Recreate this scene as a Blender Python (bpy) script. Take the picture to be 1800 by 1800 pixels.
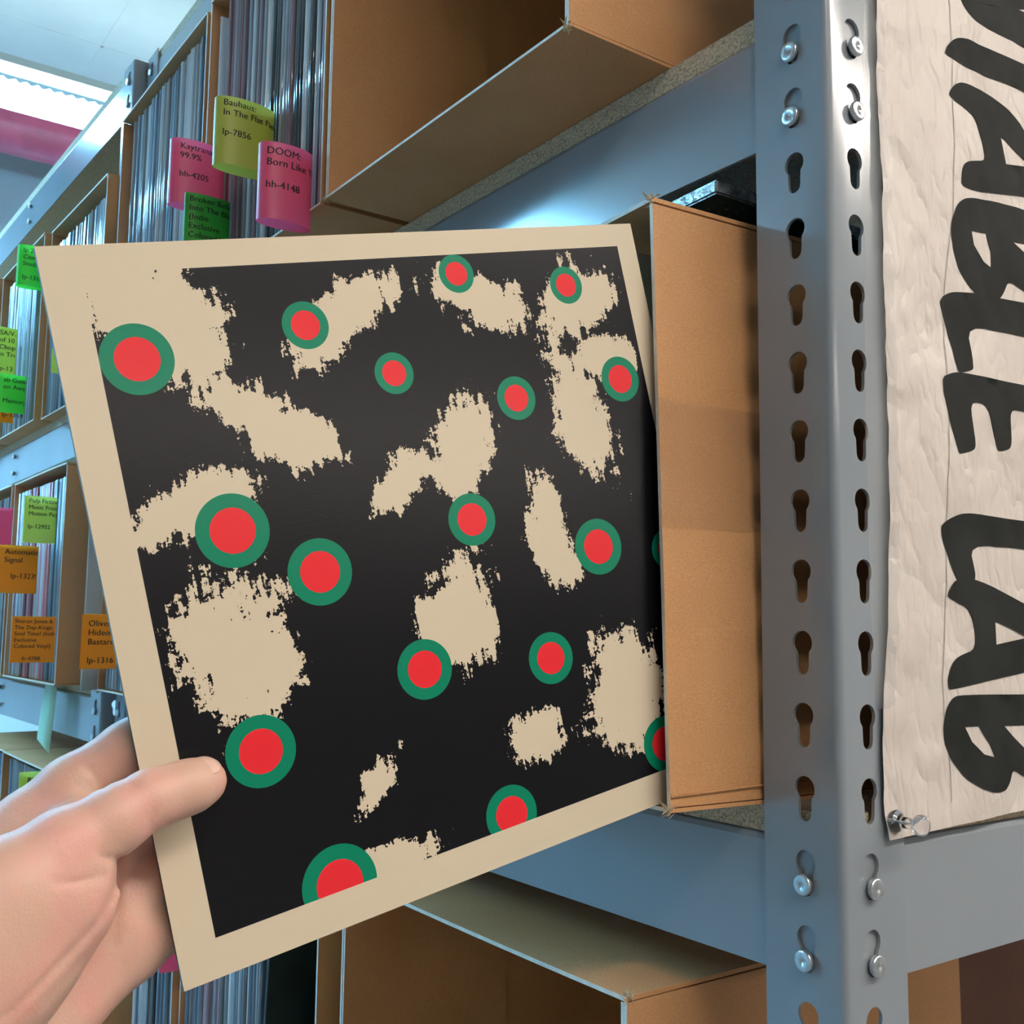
import bpy, bmesh, math, random
import numpy as np
from mathutils import Vector, Matrix
from mathutils.geometry import delaunay_2d_cdt

for o in list(bpy.data.objects):
    bpy.data.objects.remove(o)
random.seed(7)
SC = bpy.context.scene
COL = SC.collection
ZUP = 1830.0            # the shelf datum sits this far (mm) above the floor


def W(x, y, z):         # shelf millimetres -> world metres
    return Vector((x / 1000, y / 1000, (z + ZUP) / 1000))


# ------------------------------------------------------------------ camera
YAW, PITCH, ROLL = -0.9501033, 0.1082424, 0.0124159
CX = np.array([354.38, -461.84, -331.93])
FPX = 1882.67


def cam_axes():
    cy, sy, cp, sp = math.cos(YAW), math.sin(YAW), math.cos(PITCH), math.sin(PITCH)
    f = np.array([cp * sy, cp * cy, sp])
    r = np.array([cy, -sy, 0.0])
    u = np.cross(r, f)
    cr, sr = math.cos(ROLL), math.sin(ROLL)
    return np.array([cr * r + sr * u, -sr * r + cr * u, f])


AX = cam_axes()
cam_d = bpy.data.cameras.new('camera')
cam = bpy.data.objects.new('camera', cam_d)
COL.objects.link(cam)
cam_d.sensor_width = 36
cam_d.lens = 36 * FPX / 1800
cam_d.clip_start = 0.02
m = Matrix.Identity(4)
for i in range(3):
    m[i][0], m[i][1], m[i][2] = AX[0][i], AX[1][i], -AX[2][i]
m.translation = W(*CX)
cam.matrix_world = m
SC.camera = cam
cam_d.dof.use_dof = True
cam_d.dof.focus_distance = 0.56
cam_d.dof.aperture_fstop = 50


def hit(q, ax, v):      # survey helper: the place (mm) where the sight line through a photo point meets a plane
    d = AX.T @ np.array([(q[0] - 900) / FPX, -(q[1] - 900) / FPX, 1.0])
    t = (v - CX[ax]) / d[ax]
    return CX + t * d


# ------------------------------------------------------------------ light levels and exposure
SC.view_settings.view_transform = 'Standard'
SC.view_settings.look = 'None'
SC.view_settings.gamma = 1
SC.view_settings.use_curve_mapping = False
SC.view_settings.exposure = 0.2
COOL, COOL_E = (0.24, 0.65, 1.0), 80.0
WARM, WARM_E = (1.0, 0.90, 0.81), 29.0
wd = bpy.data.worlds.new('world')
SC.world = wd
wd.use_nodes = True
wd.node_tree.nodes['Background'].inputs[0].default_value = (0.5, 0.55, 0.6, 1)
wd.node_tree.nodes['Background'].inputs[1].default_value = 0.1
SC.cycles.max_bounces = 7
SC.cycles.diffuse_bounces = 4
SC.cycles.glossy_bounces = 4
SC.cycles.sample_clamp_indirect = 6
SC.cycles.caustics_reflective = False
SC.cycles.caustics_refractive = False


# ------------------------------------------------------------------ materials
class NT:
    def __init__(s, name):
        s.m = bpy.data.materials.new(name)
        s.m.use_nodes = True
        s.t = s.m.node_tree
        s.b = s.t.nodes['Principled BSDF']
        s.out = s.t.nodes['Material Output']

    def n(s, typ, **kw):
        nd = s.t.nodes.new(typ)
        for k, v in kw.items():
            if isinstance(k, str) and k.startswith('i_'):
                k = k[2:]
                nd.inputs[int(k) if k.isdigit() else k.replace('_', ' ')].default_value = v
            else:
                setattr(nd, k, v)
        return nd

    def l(s, a, b):
        s.t.links.new(a, b)

    def math(s, op, a, b=None):
        nd = s.t.nodes.new('ShaderNodeMath')
        nd.operation = op
        for i, v in enumerate((a, b)):
            if v is None:
                continue
            if isinstance(v, (int, float)):
                nd.inputs[i].default_value = v
            else:
                s.l(v, nd.inputs[i])
        return nd.outputs[0]

    def mix(s, f, a, b):
        nd = s.t.nodes.new('ShaderNodeMix')
        nd.data_type = 'RGBA'
        for i, v in ((0, f), (6, a), (7, b)):
            if isinstance(v, (int, float)):
                nd.inputs[i].default_value = v
            elif isinstance(v, tuple):
                nd.inputs[i].default_value = (*v[:3], 1)
            else:
                s.l(v, nd.inputs[i])
        return nd.outputs[2]

    def coords(s, scale=(1, 1, 1), kind='Object'):
        tc = s.n('ShaderNodeTexCoord')
        mp = s.n('ShaderNodeMapping')
        mp.inputs['Scale'].default_value = scale
        s.l(tc.outputs[kind], mp.inputs[0])
        return mp.outputs[0]

    def noise(s, vec, scale, detail=3, rough=0.55):
        nd = s.n('ShaderNodeTexNoise')
        nd.inputs['Scale'].default_value = scale
        nd.inputs['Detail'].default_value = detail
        nd.inputs['Roughness'].default_value = rough
        s.l(vec, nd.inputs['Vector'])
        return nd.outputs[0]

    def ramp(s, f, lo, hi):
        nd = s.n('ShaderNodeMapRange', interpolation_type='SMOOTHSTEP')
        nd.inputs[1].default_value = lo
        nd.inputs[2].default_value = hi
        s.l(f, nd.inputs[0])
        return nd.outputs[0]

    def bump(s, h, strength, dist=0.001):
        nd = s.n('ShaderNodeBump')
        nd.inputs['Strength'].default_value = strength
        nd.inputs['Distance'].default_value = dist
        s.l(h, nd.inputs['Height'])
        s.l(nd.outputs[0], s.b.inputs['Normal'])


def mat(name, col, rough=0.5, metal=0.0, vary=0.0, vscale=40, coat=0.0, bump=0.0, bscale=200, stretch=(1, 1, 1), spec=0.5):
    k = NT(name)
    k.b.inputs['Base Color'].default_value = (*col, 1)
    k.b.inputs['Roughness'].default_value = rough
    k.b.inputs['Metallic'].default_value = metal
    k.b.inputs['Coat Weight'].default_value = coat
    k.b.inputs['Specular IOR Level'].default_value = spec
    if vary or bump:
        v = k.coords(stretch)
        if vary:
            f = k.ramp(k.noise(v, vscale, 4), 0.3, 0.7)
            k.l(k.mix(f, tuple(c * (1 - vary) for c in col), tuple(min(1, c * (1 + vary)) for c in col)), k.b.inputs['Base Color'])
        if bump:
            k.bump(k.noise(v, bscale, 3), bump)
    return k.m


def light_mat(name, col, e):
    k = NT(name)
    k.b.inputs['Base Color'].default_value = (0.8, 0.8, 0.8, 1)
    k.b.inputs['Emission Color'].default_value = (*col, 1)
    k.b.inputs['Emission Strength'].default_value = e
    return k.m


def steel_paint():
    k = NT('grey shelf paint')
    v = k.coords()
    f = k.ramp(k.noise(v, 5, 3), 0.2, 0.8)
    k.l(k.mix(f, (0.240, 0.272, 0.302), (0.278, 0.312, 0.342)), k.b.inputs['Base Color'])
    r = k.n('ShaderNodeMapRange')
    r.inputs[3].default_value, r.inputs[4].default_value = 0.12, 0.20
    k.l(k.noise(v, 14, 4), r.inputs[0])
    k.l(r.outputs[0], k.b.inputs['Roughness'])
    k.b.inputs['Specular IOR Level'].default_value = 0.6
    k.bump(k.noise(v, 260, 2), 0.05, 0.0006)
    return k.m


def cardboard(name, a, b):
    k = NT(name)
    v = k.coords()
    f1 = k.noise(v, 7, 3)
    fib = k.noise(k.coords((700, 700, 1500)), 1.0, 3, 0.7)
    f = k.ramp(k.math('ADD', k.math('MULTIPLY', f1, 0.45), k.math('MULTIPLY', fib, 0.55)), 0.35, 0.65)
    k.l(k.mix(f, a, b), k.b.inputs['Base Color'])
    k.b.inputs['Roughness'].default_value = 0.62
    k.b.inputs['Specular IOR Level'].default_value = 0.35
    k.bump(fib, 0.12, 0.0004)
    return k.m


def particle_board():
    k = NT('particle board')
    v = k.coords((1, 1.6, 1.6))
    vo = k.n('ShaderNodeTexVoronoi')
    vo.inputs['Scale'].default_value = 330
    k.l(v, vo.inputs['Vector'])
    f = k.ramp(k.noise(v, 420, 4, 0.7), 0.35, 0.66)
    c1 = k.mix(f, (0.26, 0.18, 0.10), (0.78, 0.65, 0.45))
    sep = k.n('ShaderNodeSeparateColor')
    k.l(vo.outputs['Color'], sep.inputs[0])
    c2 = k.mix(k.math('MULTIPLY', sep.outputs[0], 0.5), c1, (0.80, 0.69, 0.50))
    k.l(c2, k.b.inputs['Base Color'])
    k.b.inputs['Roughness'].default_value = 0.8
    k.bump(f, 0.5, 0.0012)
    return k.m


def bagged(name, col, rough=0.16, col2=None):
    """spine of a record in a crinkled clear outer bag"""
    k = NT(name)
    v = k.coords((160, 160, 3.0))
    oi = k.n('ShaderNodeObjectInfo')
    add = k.n('ShaderNodeVectorMath')
    add.operation = 'ADD'
    k.l(v, add.inputs[0])
    k.l(k.math('MULTIPLY', oi.outputs['Random'], 60.0), add.inputs[1])
    n1 = k.noise(add.outputs[0], 1.0, 3, 0.6)
    lo = tuple(c * 0.55 for c in col)
    hi = col2 or tuple(min(0.9, c * 1.35 + 0.02) for c in col)
    k.l(k.mix(oi.outputs['Random'], lo, hi), k.b.inputs['Base Color'])
    k.b.inputs['Roughness'].default_value = rough
    k.b.inputs['Coat Weight'].default_value = 1.0
    k.b.inputs['Coat Roughness'].default_value = 0.09
    k.bump(n1, 0.55, 0.004)
    return k.m


def film(name, col, alpha, rough=0.12, bump=0.3, bs=120):
    """clear sticky tape: mostly see-through film with a glossy crinkled face"""
    k = NT(name)
    k.b.inputs['Base Color'].default_value = (*col, 1)
    k.b.inputs['Roughness'].default_value = rough
    k.b.inputs['Alpha'].default_value = alpha
    k.bump(k.noise(k.coords((1, 1, 0.6)), bs, 3), bump, 0.002)
    return k.m


def neon(name, col):
    k = NT(name)
    k.b.inputs['Base Color'].default_value = (*col, 1)
    k.b.inputs['Roughness'].default_value = 0.4
    tr = k.n('ShaderNodeBsdfTranslucent')
    tr.inputs[0].default_value = (*col, 1)
    mx = k.n('ShaderNodeMixShader')
    mx.inputs[0].default_value = 0.38
    k.l(k.b.outputs[0], mx.inputs[1])
    k.l(tr.outputs[0], mx.inputs[2])
    k.l(mx.outputs[0], k.out.inputs[0])
    return k.m


def skin_mat():
    k = NT('skin')
    v = k.coords()
    f = k.ramp(k.noise(v, 32, 3), 0.35, 0.68)
    c = k.mix(f, (0.69, 0.44, 0.33), (0.74, 0.40, 0.325))
    f2 = k.ramp(k.noise(v, 60, 4), 0.45, 0.8)
    k.l(k.mix(k.math('MULTIPLY', f2, 0.25), c, (0.72, 0.33, 0.27)), k.b.inputs['Base Color'])
    k.b.inputs['Subsurface Weight'].default_value = 0.35
    k.b.inputs['Subsurface Radius'].default_value = (1.0, 0.35, 0.2)
    k.b.inputs['Subsurface Scale'].default_value = 0.004
    k.b.inputs['Roughness'].default_value = 0.45
    k.b.inputs['Specular IOR Level'].default_value = 0.45
    vo = k.n('ShaderNodeTexVoronoi')
    vo.inputs['Scale'].default_value = 900
    k.l(k.coords((1, 1, 1)), vo.inputs['Vector'])
    h = k.math('ADD', k.math('MULTIPLY', vo.outputs['Distance'], 0.5), k.noise(v, 300, 3))
    k.bump(h, 0.22, 0.0006)
    return k.m


def cover_mat():
    """front of the held sleeve: a plain abstract two-ink print, cream stock, dark ground, ragged patches and dots"""
    k = NT('printed sleeve front')
    tc = k.n('ShaderNodeTexCoord')
    uv = tc.outputs['UV']
    sp = k.n('ShaderNodeSeparateXYZ')
    k.l(uv, sp.inputs[0])
    u, v = sp.outputs[0], sp.outputs[1]
    big = k.noise(uv, 6.5, 2)
    fine = k.noise(uv, 170, 2, 0.7)
    mid = k.noise(uv, 34, 3, 0.65)
    brush_v = k.n('ShaderNodeMapping')
    brush_v.inputs['Scale'].default_value = (80, 9, 1)
    brush_v.inputs['Rotation'].default_value = (0, 0, 0.5)
    k.l(uv, brush_v.inputs[0])
    brush = k.noise(brush_v.outputs[0], 1.0, 3, 0.6)
    patches = [(0.10, 0.93, .12, .10, 0), (0.40, 0.90, .11, .045, .5), (0.66, 0.93, .10, .05, -.4), (0.90, 0.90, .10, .06, 0),
               (0.09, 0.63, .10, .05, .2), (0.83, 0.66, .06, .13, .3), (0.93, 0.79, .06, .045, 0), (0.58, 0.66, .05, .10, -.5),
               (0.11, 0.40, .085, .13, .1), (0.42, 0.60, .08, .04, .6), (0.50, 0.37, .10, .08, .7), (0.71, 0.48, .045, .10, .1),
               (0.60, 0.14, .055, .05, .9), (0.80, 0.17, .10, .10, 0), (0.29, 0.14, .05, .025, .8), (0.31, 0.015, .08, .03, 0), (0.24, 0.74, .12, .05, -.6)]
    fld = None
    for (a, b, ra, rb, rot) in patches:
        mp = k.n('ShaderNodeMapping', vector_type='TEXTURE')
        mp.inputs['Location'].default_value = (a, b, 0)
        mp.inputs['Rotation'].default_value = (0, 0, rot)
        mp.inputs['Scale'].default_value = (ra, rb, 1)
        k.l(uv, mp.inputs[0])
        ln = k.n('ShaderNodeVectorMath', operation='LENGTH')
        k.l(mp.outputs[0], ln.inputs[0])
        fld = ln.outputs['Value'] if fld is None else k.math('MINIMUM', fld, ln.outputs['Value'])
    g = k.math('SUBTRACT', 1.08, fld)
    for nz, amp in ((big, 2.2), (mid, 1.3), (fine, 0.75), (brush, 1.3)):
        g = k.math('ADD', g, k.math('MULTIPLY', k.math('SUBTRACT', nz, 0.5), amp))
    patch = k.math('GREATER_THAN', g, 0.12)
    cream, ink = (0.70, 0.60, 0.44), (0.0042, 0.0048, 0.0075)
    c = k.mix(patch, ink, cream)
    dots = [(0.055, 0.865, .055), (0.33, 0.895, .040), (0.63, 0.965, .035), (0.86, 0.93, .036), (0.145, 0.585, .058), (0.47, 0.80, .036),
            (0.70, 0.73, .040), (0.94, 0.74, .044), (0.27, 0.495, .054), (0.56, 0.53, .046), (0.81, 0.435, .052), (0.97, 0.40, .040),
            (0.12, 0.245, .055), (0.415, 0.30, .050), (0.66, 0.26, .046), (0.87, 0.045, .052), (0.20, 0.01, .062), (0.52, 0.02, .05)]
    for (a, b, r) in dots:
        ds = k.n('ShaderNodeVectorMath', operation='DISTANCE')
        k.l(uv, ds.inputs[0])
        ds.inputs[1].default_value = (a, b, 0)
        c = k.mix(k.math('LESS_THAN', ds.outputs['Value'], r), c, (0.0, 0.235, 0.125))
        c = k.mix(k.math('LESS_THAN', ds.outputs['Value'], r * 0.62), c, (0.86, 0.028, 0.040))
    du = k.math('ABSOLUTE', k.math('SUBTRACT', u, 0.5))
    dv = k.math('ABSOLUTE', k.math('SUBTRACT', v, 0.5))
    inside = k.math('MULTIPLY', k.math('LESS_THAN', du, 0.5), k.math('LESS_THAN', dv, 0.5))
    c = k.mix(inside, cream, c)
    k.l(c, k.b.inputs['Base Color'])
    k.b.inputs['Roughness'].default_value = 0.27
    k.b.inputs['Specular IOR Level'].default_value = 0.36
    k.bump(k.noise(k.coords(), 900, 2), 0.06, 0.0004)
    return k.m


M = {}
M['paint'] = steel_paint()
M['rim'] = mat('worn bare steel edge', (0.42, 0.45, 0.47), 0.35, 0.7)
M['zinc'] = mat('zinc rivet', (0.62, 0.66, 0.68), 0.28, 0.9, 0.12, 300, bump=0.25, bscale=500)
M['card'] = cardboard('kraft cardboard', (0.50, 0.245, 0.098), (0.64, 0.350, 0.160))
M['cut'] = mat('cut cardboard edge', (0.80, 0.75, 0.66), 0.7, 0, 0.08, 120)
M['shadecard'] = cardboard('shade-darkened cardboard', (0.13, 0.058, 0.036), (0.19, 0.09, 0.055))  # kraft darkened in its colour to stand for shade on the rear carton
M['fray'] = mat('torn cardboard fibre', (0.52, 0.41, 0.27), 0.9, 0, 0.2, 200)
M['board'] = particle_board()
M['paper'] = mat('crumpled banner paper', (0.66, 0.605, 0.545), 0.62, 0, 0.035, 14, bump=0.12, bscale=700)
kp = NT('crumpled banner paper')
vp = kp.coords()
kp.l(kp.mix(kp.ramp(kp.noise(vp, 14, 4), 0.3, 0.7), (0.60, 0.535, 0.48), (0.66, 0.60, 0.54)), kp.b.inputs['Base Color'])
kp.b.inputs['Roughness'].default_value = 0.5
rd = kp.math('ABSOLUTE', kp.math('SUBTRACT', kp.noise(vp, 13, 2, 0.45), 0.5))
rd2 = kp.math('ABSOLUTE', kp.math('SUBTRACT', kp.noise(kp.coords((1, 2, 1)), 31, 2, 0.5), 0.5))
kp.bump(kp.math('ADD', kp.math('MINIMUM', rd, 0.12), kp.math('MULTIPLY', kp.math('MINIMUM', rd2, 0.1), 0.45)), 1.0, 0.013)
M['paper'] = kp.m
M['black'] = mat('black brush ink', (0.022, 0.024, 0.022), 0.7, 0, 0.25, 20, spec=0.1)
M['pencil'] = mat('pencil line', (0.30, 0.28, 0.26), 0.7)
M['tape'] = film('clear packing tape', (0.52, 0.33, 0.18), 0.26, 0.13, 0.7, 110)
M['tape2'] = film('clear banner tape', (0.62, 0.64, 0.64), 0.20, 0.22, 0.4, 60)
M['skin'] = skin_mat()
M['nail'] = mat('thumbnail', (0.78, 0.50, 0.41), 0.30, 0, 0.06, 150)
M['cover'] = cover_mat()
M['spine'] = mat('dark green sleeve spine', (0.010, 0.055, 0.038), 0.45)
M['ceil'] = mat('painted ceiling', (0.80, 0.80, 0.78), 0.8, 0, 0.05, 3)
M['wall'] = mat('painted wall', (0.45, 0.44, 0.42), 0.8, 0, 0.05, 3)
M['walldark'] = mat('blue grey painted wall', (0.48, 0.50, 0.53), 0.8, 0, 0.06, 3)
M['wallright'] = mat('brown painted wall', (0.20, 0.17, 0.14), 0.8, 0, 0.06, 3)
M['floor'] = mat('grey concrete floor', (0.26, 0.25, 0.24), 0.6, 0, 0.2, 5)
M['pipe'] = mat('red painted pipe', (0.62, 0.085, 0.15), 0.28, 0, 0.12, 14)
M['house'] = mat('white enamel', (0.75, 0.76, 0.76), 0.35)
M['cool'] = light_mat('cool tube light', COOL, COOL_E)
M['lens_cool'] = light_mat('cool lens', (0.70, 0.97, 1.0), 1.6)
M['lens_warm'] = light_mat('warm lens', WARM, 1.6)
M['warm'] = light_mat('warm tube light', WARM, WARM_E)
M['yellow'] = neon('yellow green note', (0.56, 0.56, 0.10))
M['lime'] = neon('lime note', (0.68, 0.82, 0.20))
M['pink'] = neon('pink note', (0.92, 0.15, 0.29))
M['green'] = neon('green note', (0.07, 0.45, 0.06))
M['bright'] = neon('bright green note', (0.10, 0.78, 0.09))
M['orange'] = neon('orange note', (0.95, 0.38, 0.02))
M['mint'] = neon('pale green note', (0.62, 0.86, 0.68))
M['ink'] = mat('printed label text', (0.012, 0.012, 0.012), 0.6)
M['blue_paint'] = mat('blue star print', (0.10, 0.24, 0.36), 0.5)
M['greysleeve'] = mat('pale grey sleeve', (0.46, 0.48, 0.46), 0.4, 0, 0.05, 20)
M['darksleeve'] = mat('dark teal sleeve', (0.006, 0.018, 0.022), 0.35, 0, 0.3, 20)
M['silver'] = mat('crinkled shrink wrap', (0.36, 0.40, 0.42), 0.22, 0.35, 0.5, 160, coat=0.6, bump=0.8, bscale=240)
M['print'] = mat('small grey print', (0.16, 0.16, 0.16), 0.6)
k = NT('clear plastic')
k.b.inputs['Base Color'].default_value = (0.95, 0.94, 0.95, 1)
k.b.inputs['Transmission Weight'].default_value = 1
k.b.inputs['Roughness'].default_value = 0.06
k.b.inputs['IOR'].default_value = 1.45
M['clear'] = k.m
PAL = {
    'white': bagged('pale bagged record', (0.56, 0.60, 0.63)),
    'grey': bagged('grey bagged record', (0.20, 0.22, 0.24)),
    'dark': bagged('dark bagged record', (0.02, 0.022, 0.028)),
    'blue': bagged('bluish bagged record', (0.15, 0.25, 0.35)),
    'mauve': bagged('mauve bagged record', (0.34, 0.25, 0.30)),
    'pinkr': bagged('pink bagged record', (0.62, 0.24, 0.30)),
    'red': bagged('maroon bagged record', (0.25, 0.05, 0.07)),
}


# ------------------------------------------------------------------ object helpers
def tag(o, label, cat, group=None):
    o['label'] = label
    o['category'] = cat
    if group:
        o['group'] = group
    return o


def thing(name, label, cat, loc=(0, 0, 0), rz=0.0, group=None):
    o = bpy.data.objects.new(name, None)
    COL.objects.link(o)
    o.empty_display_size = 0.02
    o.location = W(*loc)
    o.rotation_euler = (0, 0, rz)
    return tag(o, label, cat, group)


def put(name, me, parent=None, mats=None, loc=None):
    o = bpy.data.objects.new(name, me)
    COL.objects.link(o)
    if parent:
        o.parent = parent
    if loc is not None:
        o.location = loc
    if mats:
        for x in (mats if isinstance(mats, (list, tuple)) else [mats]):
            me.materials.append(x)
    return o


def mesh(name, vs, fs, smooth=False, mi=None):
    """vertices in mm, local to the owner"""
    me = bpy.data.meshes.new(name)
    me.from_pydata([(v[0] / 1000, v[1] / 1000, v[2] / 1000) for v in vs], [], fs)
    if smooth:
        me.polygons.foreach_set('use_smooth', [True] * len(fs))
    if mi is not None:
        me.polygons.foreach_set('material_index', mi)
    me.update()
    return me


def box_vf(x0, x1, y0, y1, z0, z1):
    v = [(x, y, z) for x in (x0, x1) for y in (y0, y1) for z in (z0, z1)]
    f = [(0, 1, 3, 2), (4, 6, 7, 5), (0, 4, 5, 1), (2, 3, 7, 6), (0, 2, 6, 4), (1, 5, 7, 3)]
    return v, f


def box_mesh(name, *b):
    return mesh(name, *box_vf(*b))


def solid(vs, fs, t, nrm=None):
    """give a sheet of triangles thickness t (mm) against its normals via a solidify modifier, baked"""
    me = mesh('tmp', vs, fs)
    o = bpy.data.objects.new('tmp', me)
    COL.objects.link(o)
    md = o.modifiers.new('s', 'SOLIDIFY')
    md.thickness = t / 1000
    md.offset = -1
    md.material_offset_rim = 1
    md.use_even_offset = False
    me.materials.append(M['paint'])
    me.materials.append(M['rim'])
    dg = bpy.context.evaluated_depsgraph_get()
    r = bpy.data.meshes.new_from_object(o.evaluated_get(dg))
    bpy.data.objects.remove(o)
    bpy.data.meshes.remove(me)
    r.polygons.foreach_set('use_smooth', [True] * len(r.polygons))
    r.set_sharp_from_angle(angle=math.radians(35))
    return r


def pip(pt, poly):
    x, y = pt
    c = False
    j = len(poly) - 1
    for i in range(len(poly)):
        xi, yi = poly[i]
        xj, yj = poly[j]
        if (yi > y) != (yj > y) and x < (xj - xi) * (y - yi) / (yj - yi) + xi:
            c = not c
        j = i
    return c


def cdt(points, loops, edges=()):
    vs = [Vector(q) for q in points]
    es = list(edges)
    for lp in loops:
        b = len(vs)
        vs += [Vector(q) for q in lp]
        es += [(b + i, b + (i + 1) % len(lp)) for i in range(len(lp))]
    r = delaunay_2d_cdt(vs, es, [], 0, 1e-5)
    return r[0], r[2]


def tube(pts, r, seg=20):
    vs, fs = [], []
    pts = [np.array(q, float) for q in pts]
    for i, q in enumerate(pts):
        d = pts[min(i + 1, len(pts) - 1)] - pts[max(i - 1, 0)]
        d /= np.linalg.norm(d)
        a = np.cross(d, (0, 0, 1)) if abs(d[2]) < 0.9 else np.cross(d, (1, 0, 0))
        a /= np.linalg.norm(a)
        b = np.cross(d, a)
        rr = r[i] if isinstance(r, (list, tuple)) else r
        for s in range(seg):
            an = 2 * math.pi * s / seg
            vs.append(q + rr * (math.cos(an) * a + math.sin(an) * b))
        if i:
            o = (i - 1) * seg
            for s in range(seg):
                fs.append((o + s, o + (s + 1) % seg, o + seg + (s + 1) % seg, o + seg + s))
    fs.append(tuple(range(seg))[::-1])
    fs.append(tuple(range(len(vs) - seg, len(vs))))
    return vs, fs


# ------------------------------------------------------------------ room
def structure(name, b, mt):
    o = put(name, box_mesh(name, *b), None, mt, (0, 0, ZUP / 1000))
    o['kind'] = 'structure'
    return o


CEIL = 1500
structure('floor', (-3900, 8000, -3300, 4200, -ZUP - 60, -ZUP), M['floor'])
structure('ceiling', (-3900, 8000, -3300, 4200, CEIL, CEIL + 80), M['ceil'])
structure('wall_left', (-4000, -3900, -3300, 4200, -ZUP, CEIL), M['walldark'])
structure('wall_right', (8000, 8100, -3300, 4200, -ZUP, CEIL), M['wallright'])
structure('wall_front', (-3900, 8000, -3400, -3300, -ZUP, CEIL), M['wall'])
structure('wall_back', (-3900, 8000, 4200, 4300, -ZUP, CEIL), M['wall'])
# faint seams of the ceiling sheets, as shallow battens proud of the ceiling
for i, (x0, x1, y0, y1) in enumerate([(-3900, 8000, 340, 348), (-3060, -3052, -3300, 4200)]):
    o = structure('trim_%d' % (i + 1), (x0, x1, y0, y1, CEIL - 1.5, CEIL), M['ceil'])


def strip_light(name, label, x0, x1, y0, y1, em, zt=None):
    zt = zt or CEIL
    t = thing(name, label, 'lamp', ((x0 + x1) / 2, 0, zt))
    if zt < CEIL:
        for y in (-2400, -900, 600, 2100):
            put('hanger', mesh('hanger', *tube([(0, y, -1), (0, y, CEIL - zt)], 4, 6), True), t, M['zinc'])
    w = (x1 - x0) / 2
    put('housing', box_mesh('housing', -w, w, y0, y1, -22, 0), t, M['house'])
    for sd_ in (-1, 1):
        xs = sorted((sd_ * w, sd_ * (w - 6)))
        put('side_lens', box_mesh('side_lens', xs[0], xs[1], y0, y1, -44, -22.2), t, M['lens_' + em])
    put('diffuser', box_mesh('diffuser', -w + 7, w - 7, y0 + 20, y1 - 20, -52, -30), t, M[em])
    vs, fs = [], []
    y = y0
    while y < y1 - 30:
        n = len(vs)
        a = w - 2
        for dz in (-56.5, -55):
            vs += [(a, y, dz), (a, y + 30, dz), (a - 17, y + 30, dz), (a - 17, y, dz), (a - 34, y + 15, dz)]
        fs += [(n, n + 1, n + 2, n + 4, n + 3), (n + 5, n + 8, n + 9, n + 7, n + 6), (n, n + 5, n + 6, n + 1), (n + 3, n + 4, n + 9, n + 8), (n + 4, n + 2, n + 7, n + 9)]
        y += 30
    put('added_uplight', box_mesh('added_uplight', -w + 20, w - 20, y0 + 20, y1 - 20, 0.2, 3), t, M['lens_' + em])  # glowing strip added on top of the housing to brighten the ceiling
    lv = put('louvre', mesh('louvre', vs, fs), t, M['house'])
    lv['kind'] = 'stuff'
    return t


strip_light('ceiling_light', 'long cool white fluorescent strip light hanging in front of the red pipe', -2925, -2690, -3200, 2600, 'cool', 1200)
strip_light('ceiling_light', 'warm white strip light hanging past the end of the shelving', 1370, 1605, -1000, 3700, 'warm', 1200)
strip_light('ceiling_light', 'added unseen warm white strip light farther along the room, for low fill', 5660, 5895, -3000, 3700, 'warm', 1200)  # added out of view to throw low warm light on the end faces


pt = thing('sprinkler_pipe', 'thick red pipe running under the ceiling beyond the strip light', 'pipe', (0, 0, 0))
v, f = tube([(-3560, -3295, 1385), (-3560, 4195, 1385)], 100, 28)
put('pipe_run', mesh('pipe_run', v, f, True), pt, M['pipe'])
for y in (-1500, 1800):
    v, f = tube([(-3560, y, 1480), (-3560, y, CEIL)], 8, 8)
    put('hanger', mesh('hanger', v, f, True), pt, M['zinc'])

# ------------------------------------------------------------------ shelving
FW, TH, RB, PITCHH = 51.3, 2.0, 4.5, 38.1


def keyhole(cu, cz, wide=6.6, slot=4.1):
    pts = []
    zt, zb = cz + 5.2, cz - 7.6
    for i in range(13):
        a = math.radians(-48 + 276 * i / 12)
        pts.append((cu + wide * math.cos(a), zt + wide * math.sin(a)))
    for i in range(7):
        a = math.radians(180 + 180 * i / 6)
        pts.append((cu + slot * math.cos(a), zb + slot * math.sin(a)))
    return pts


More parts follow.
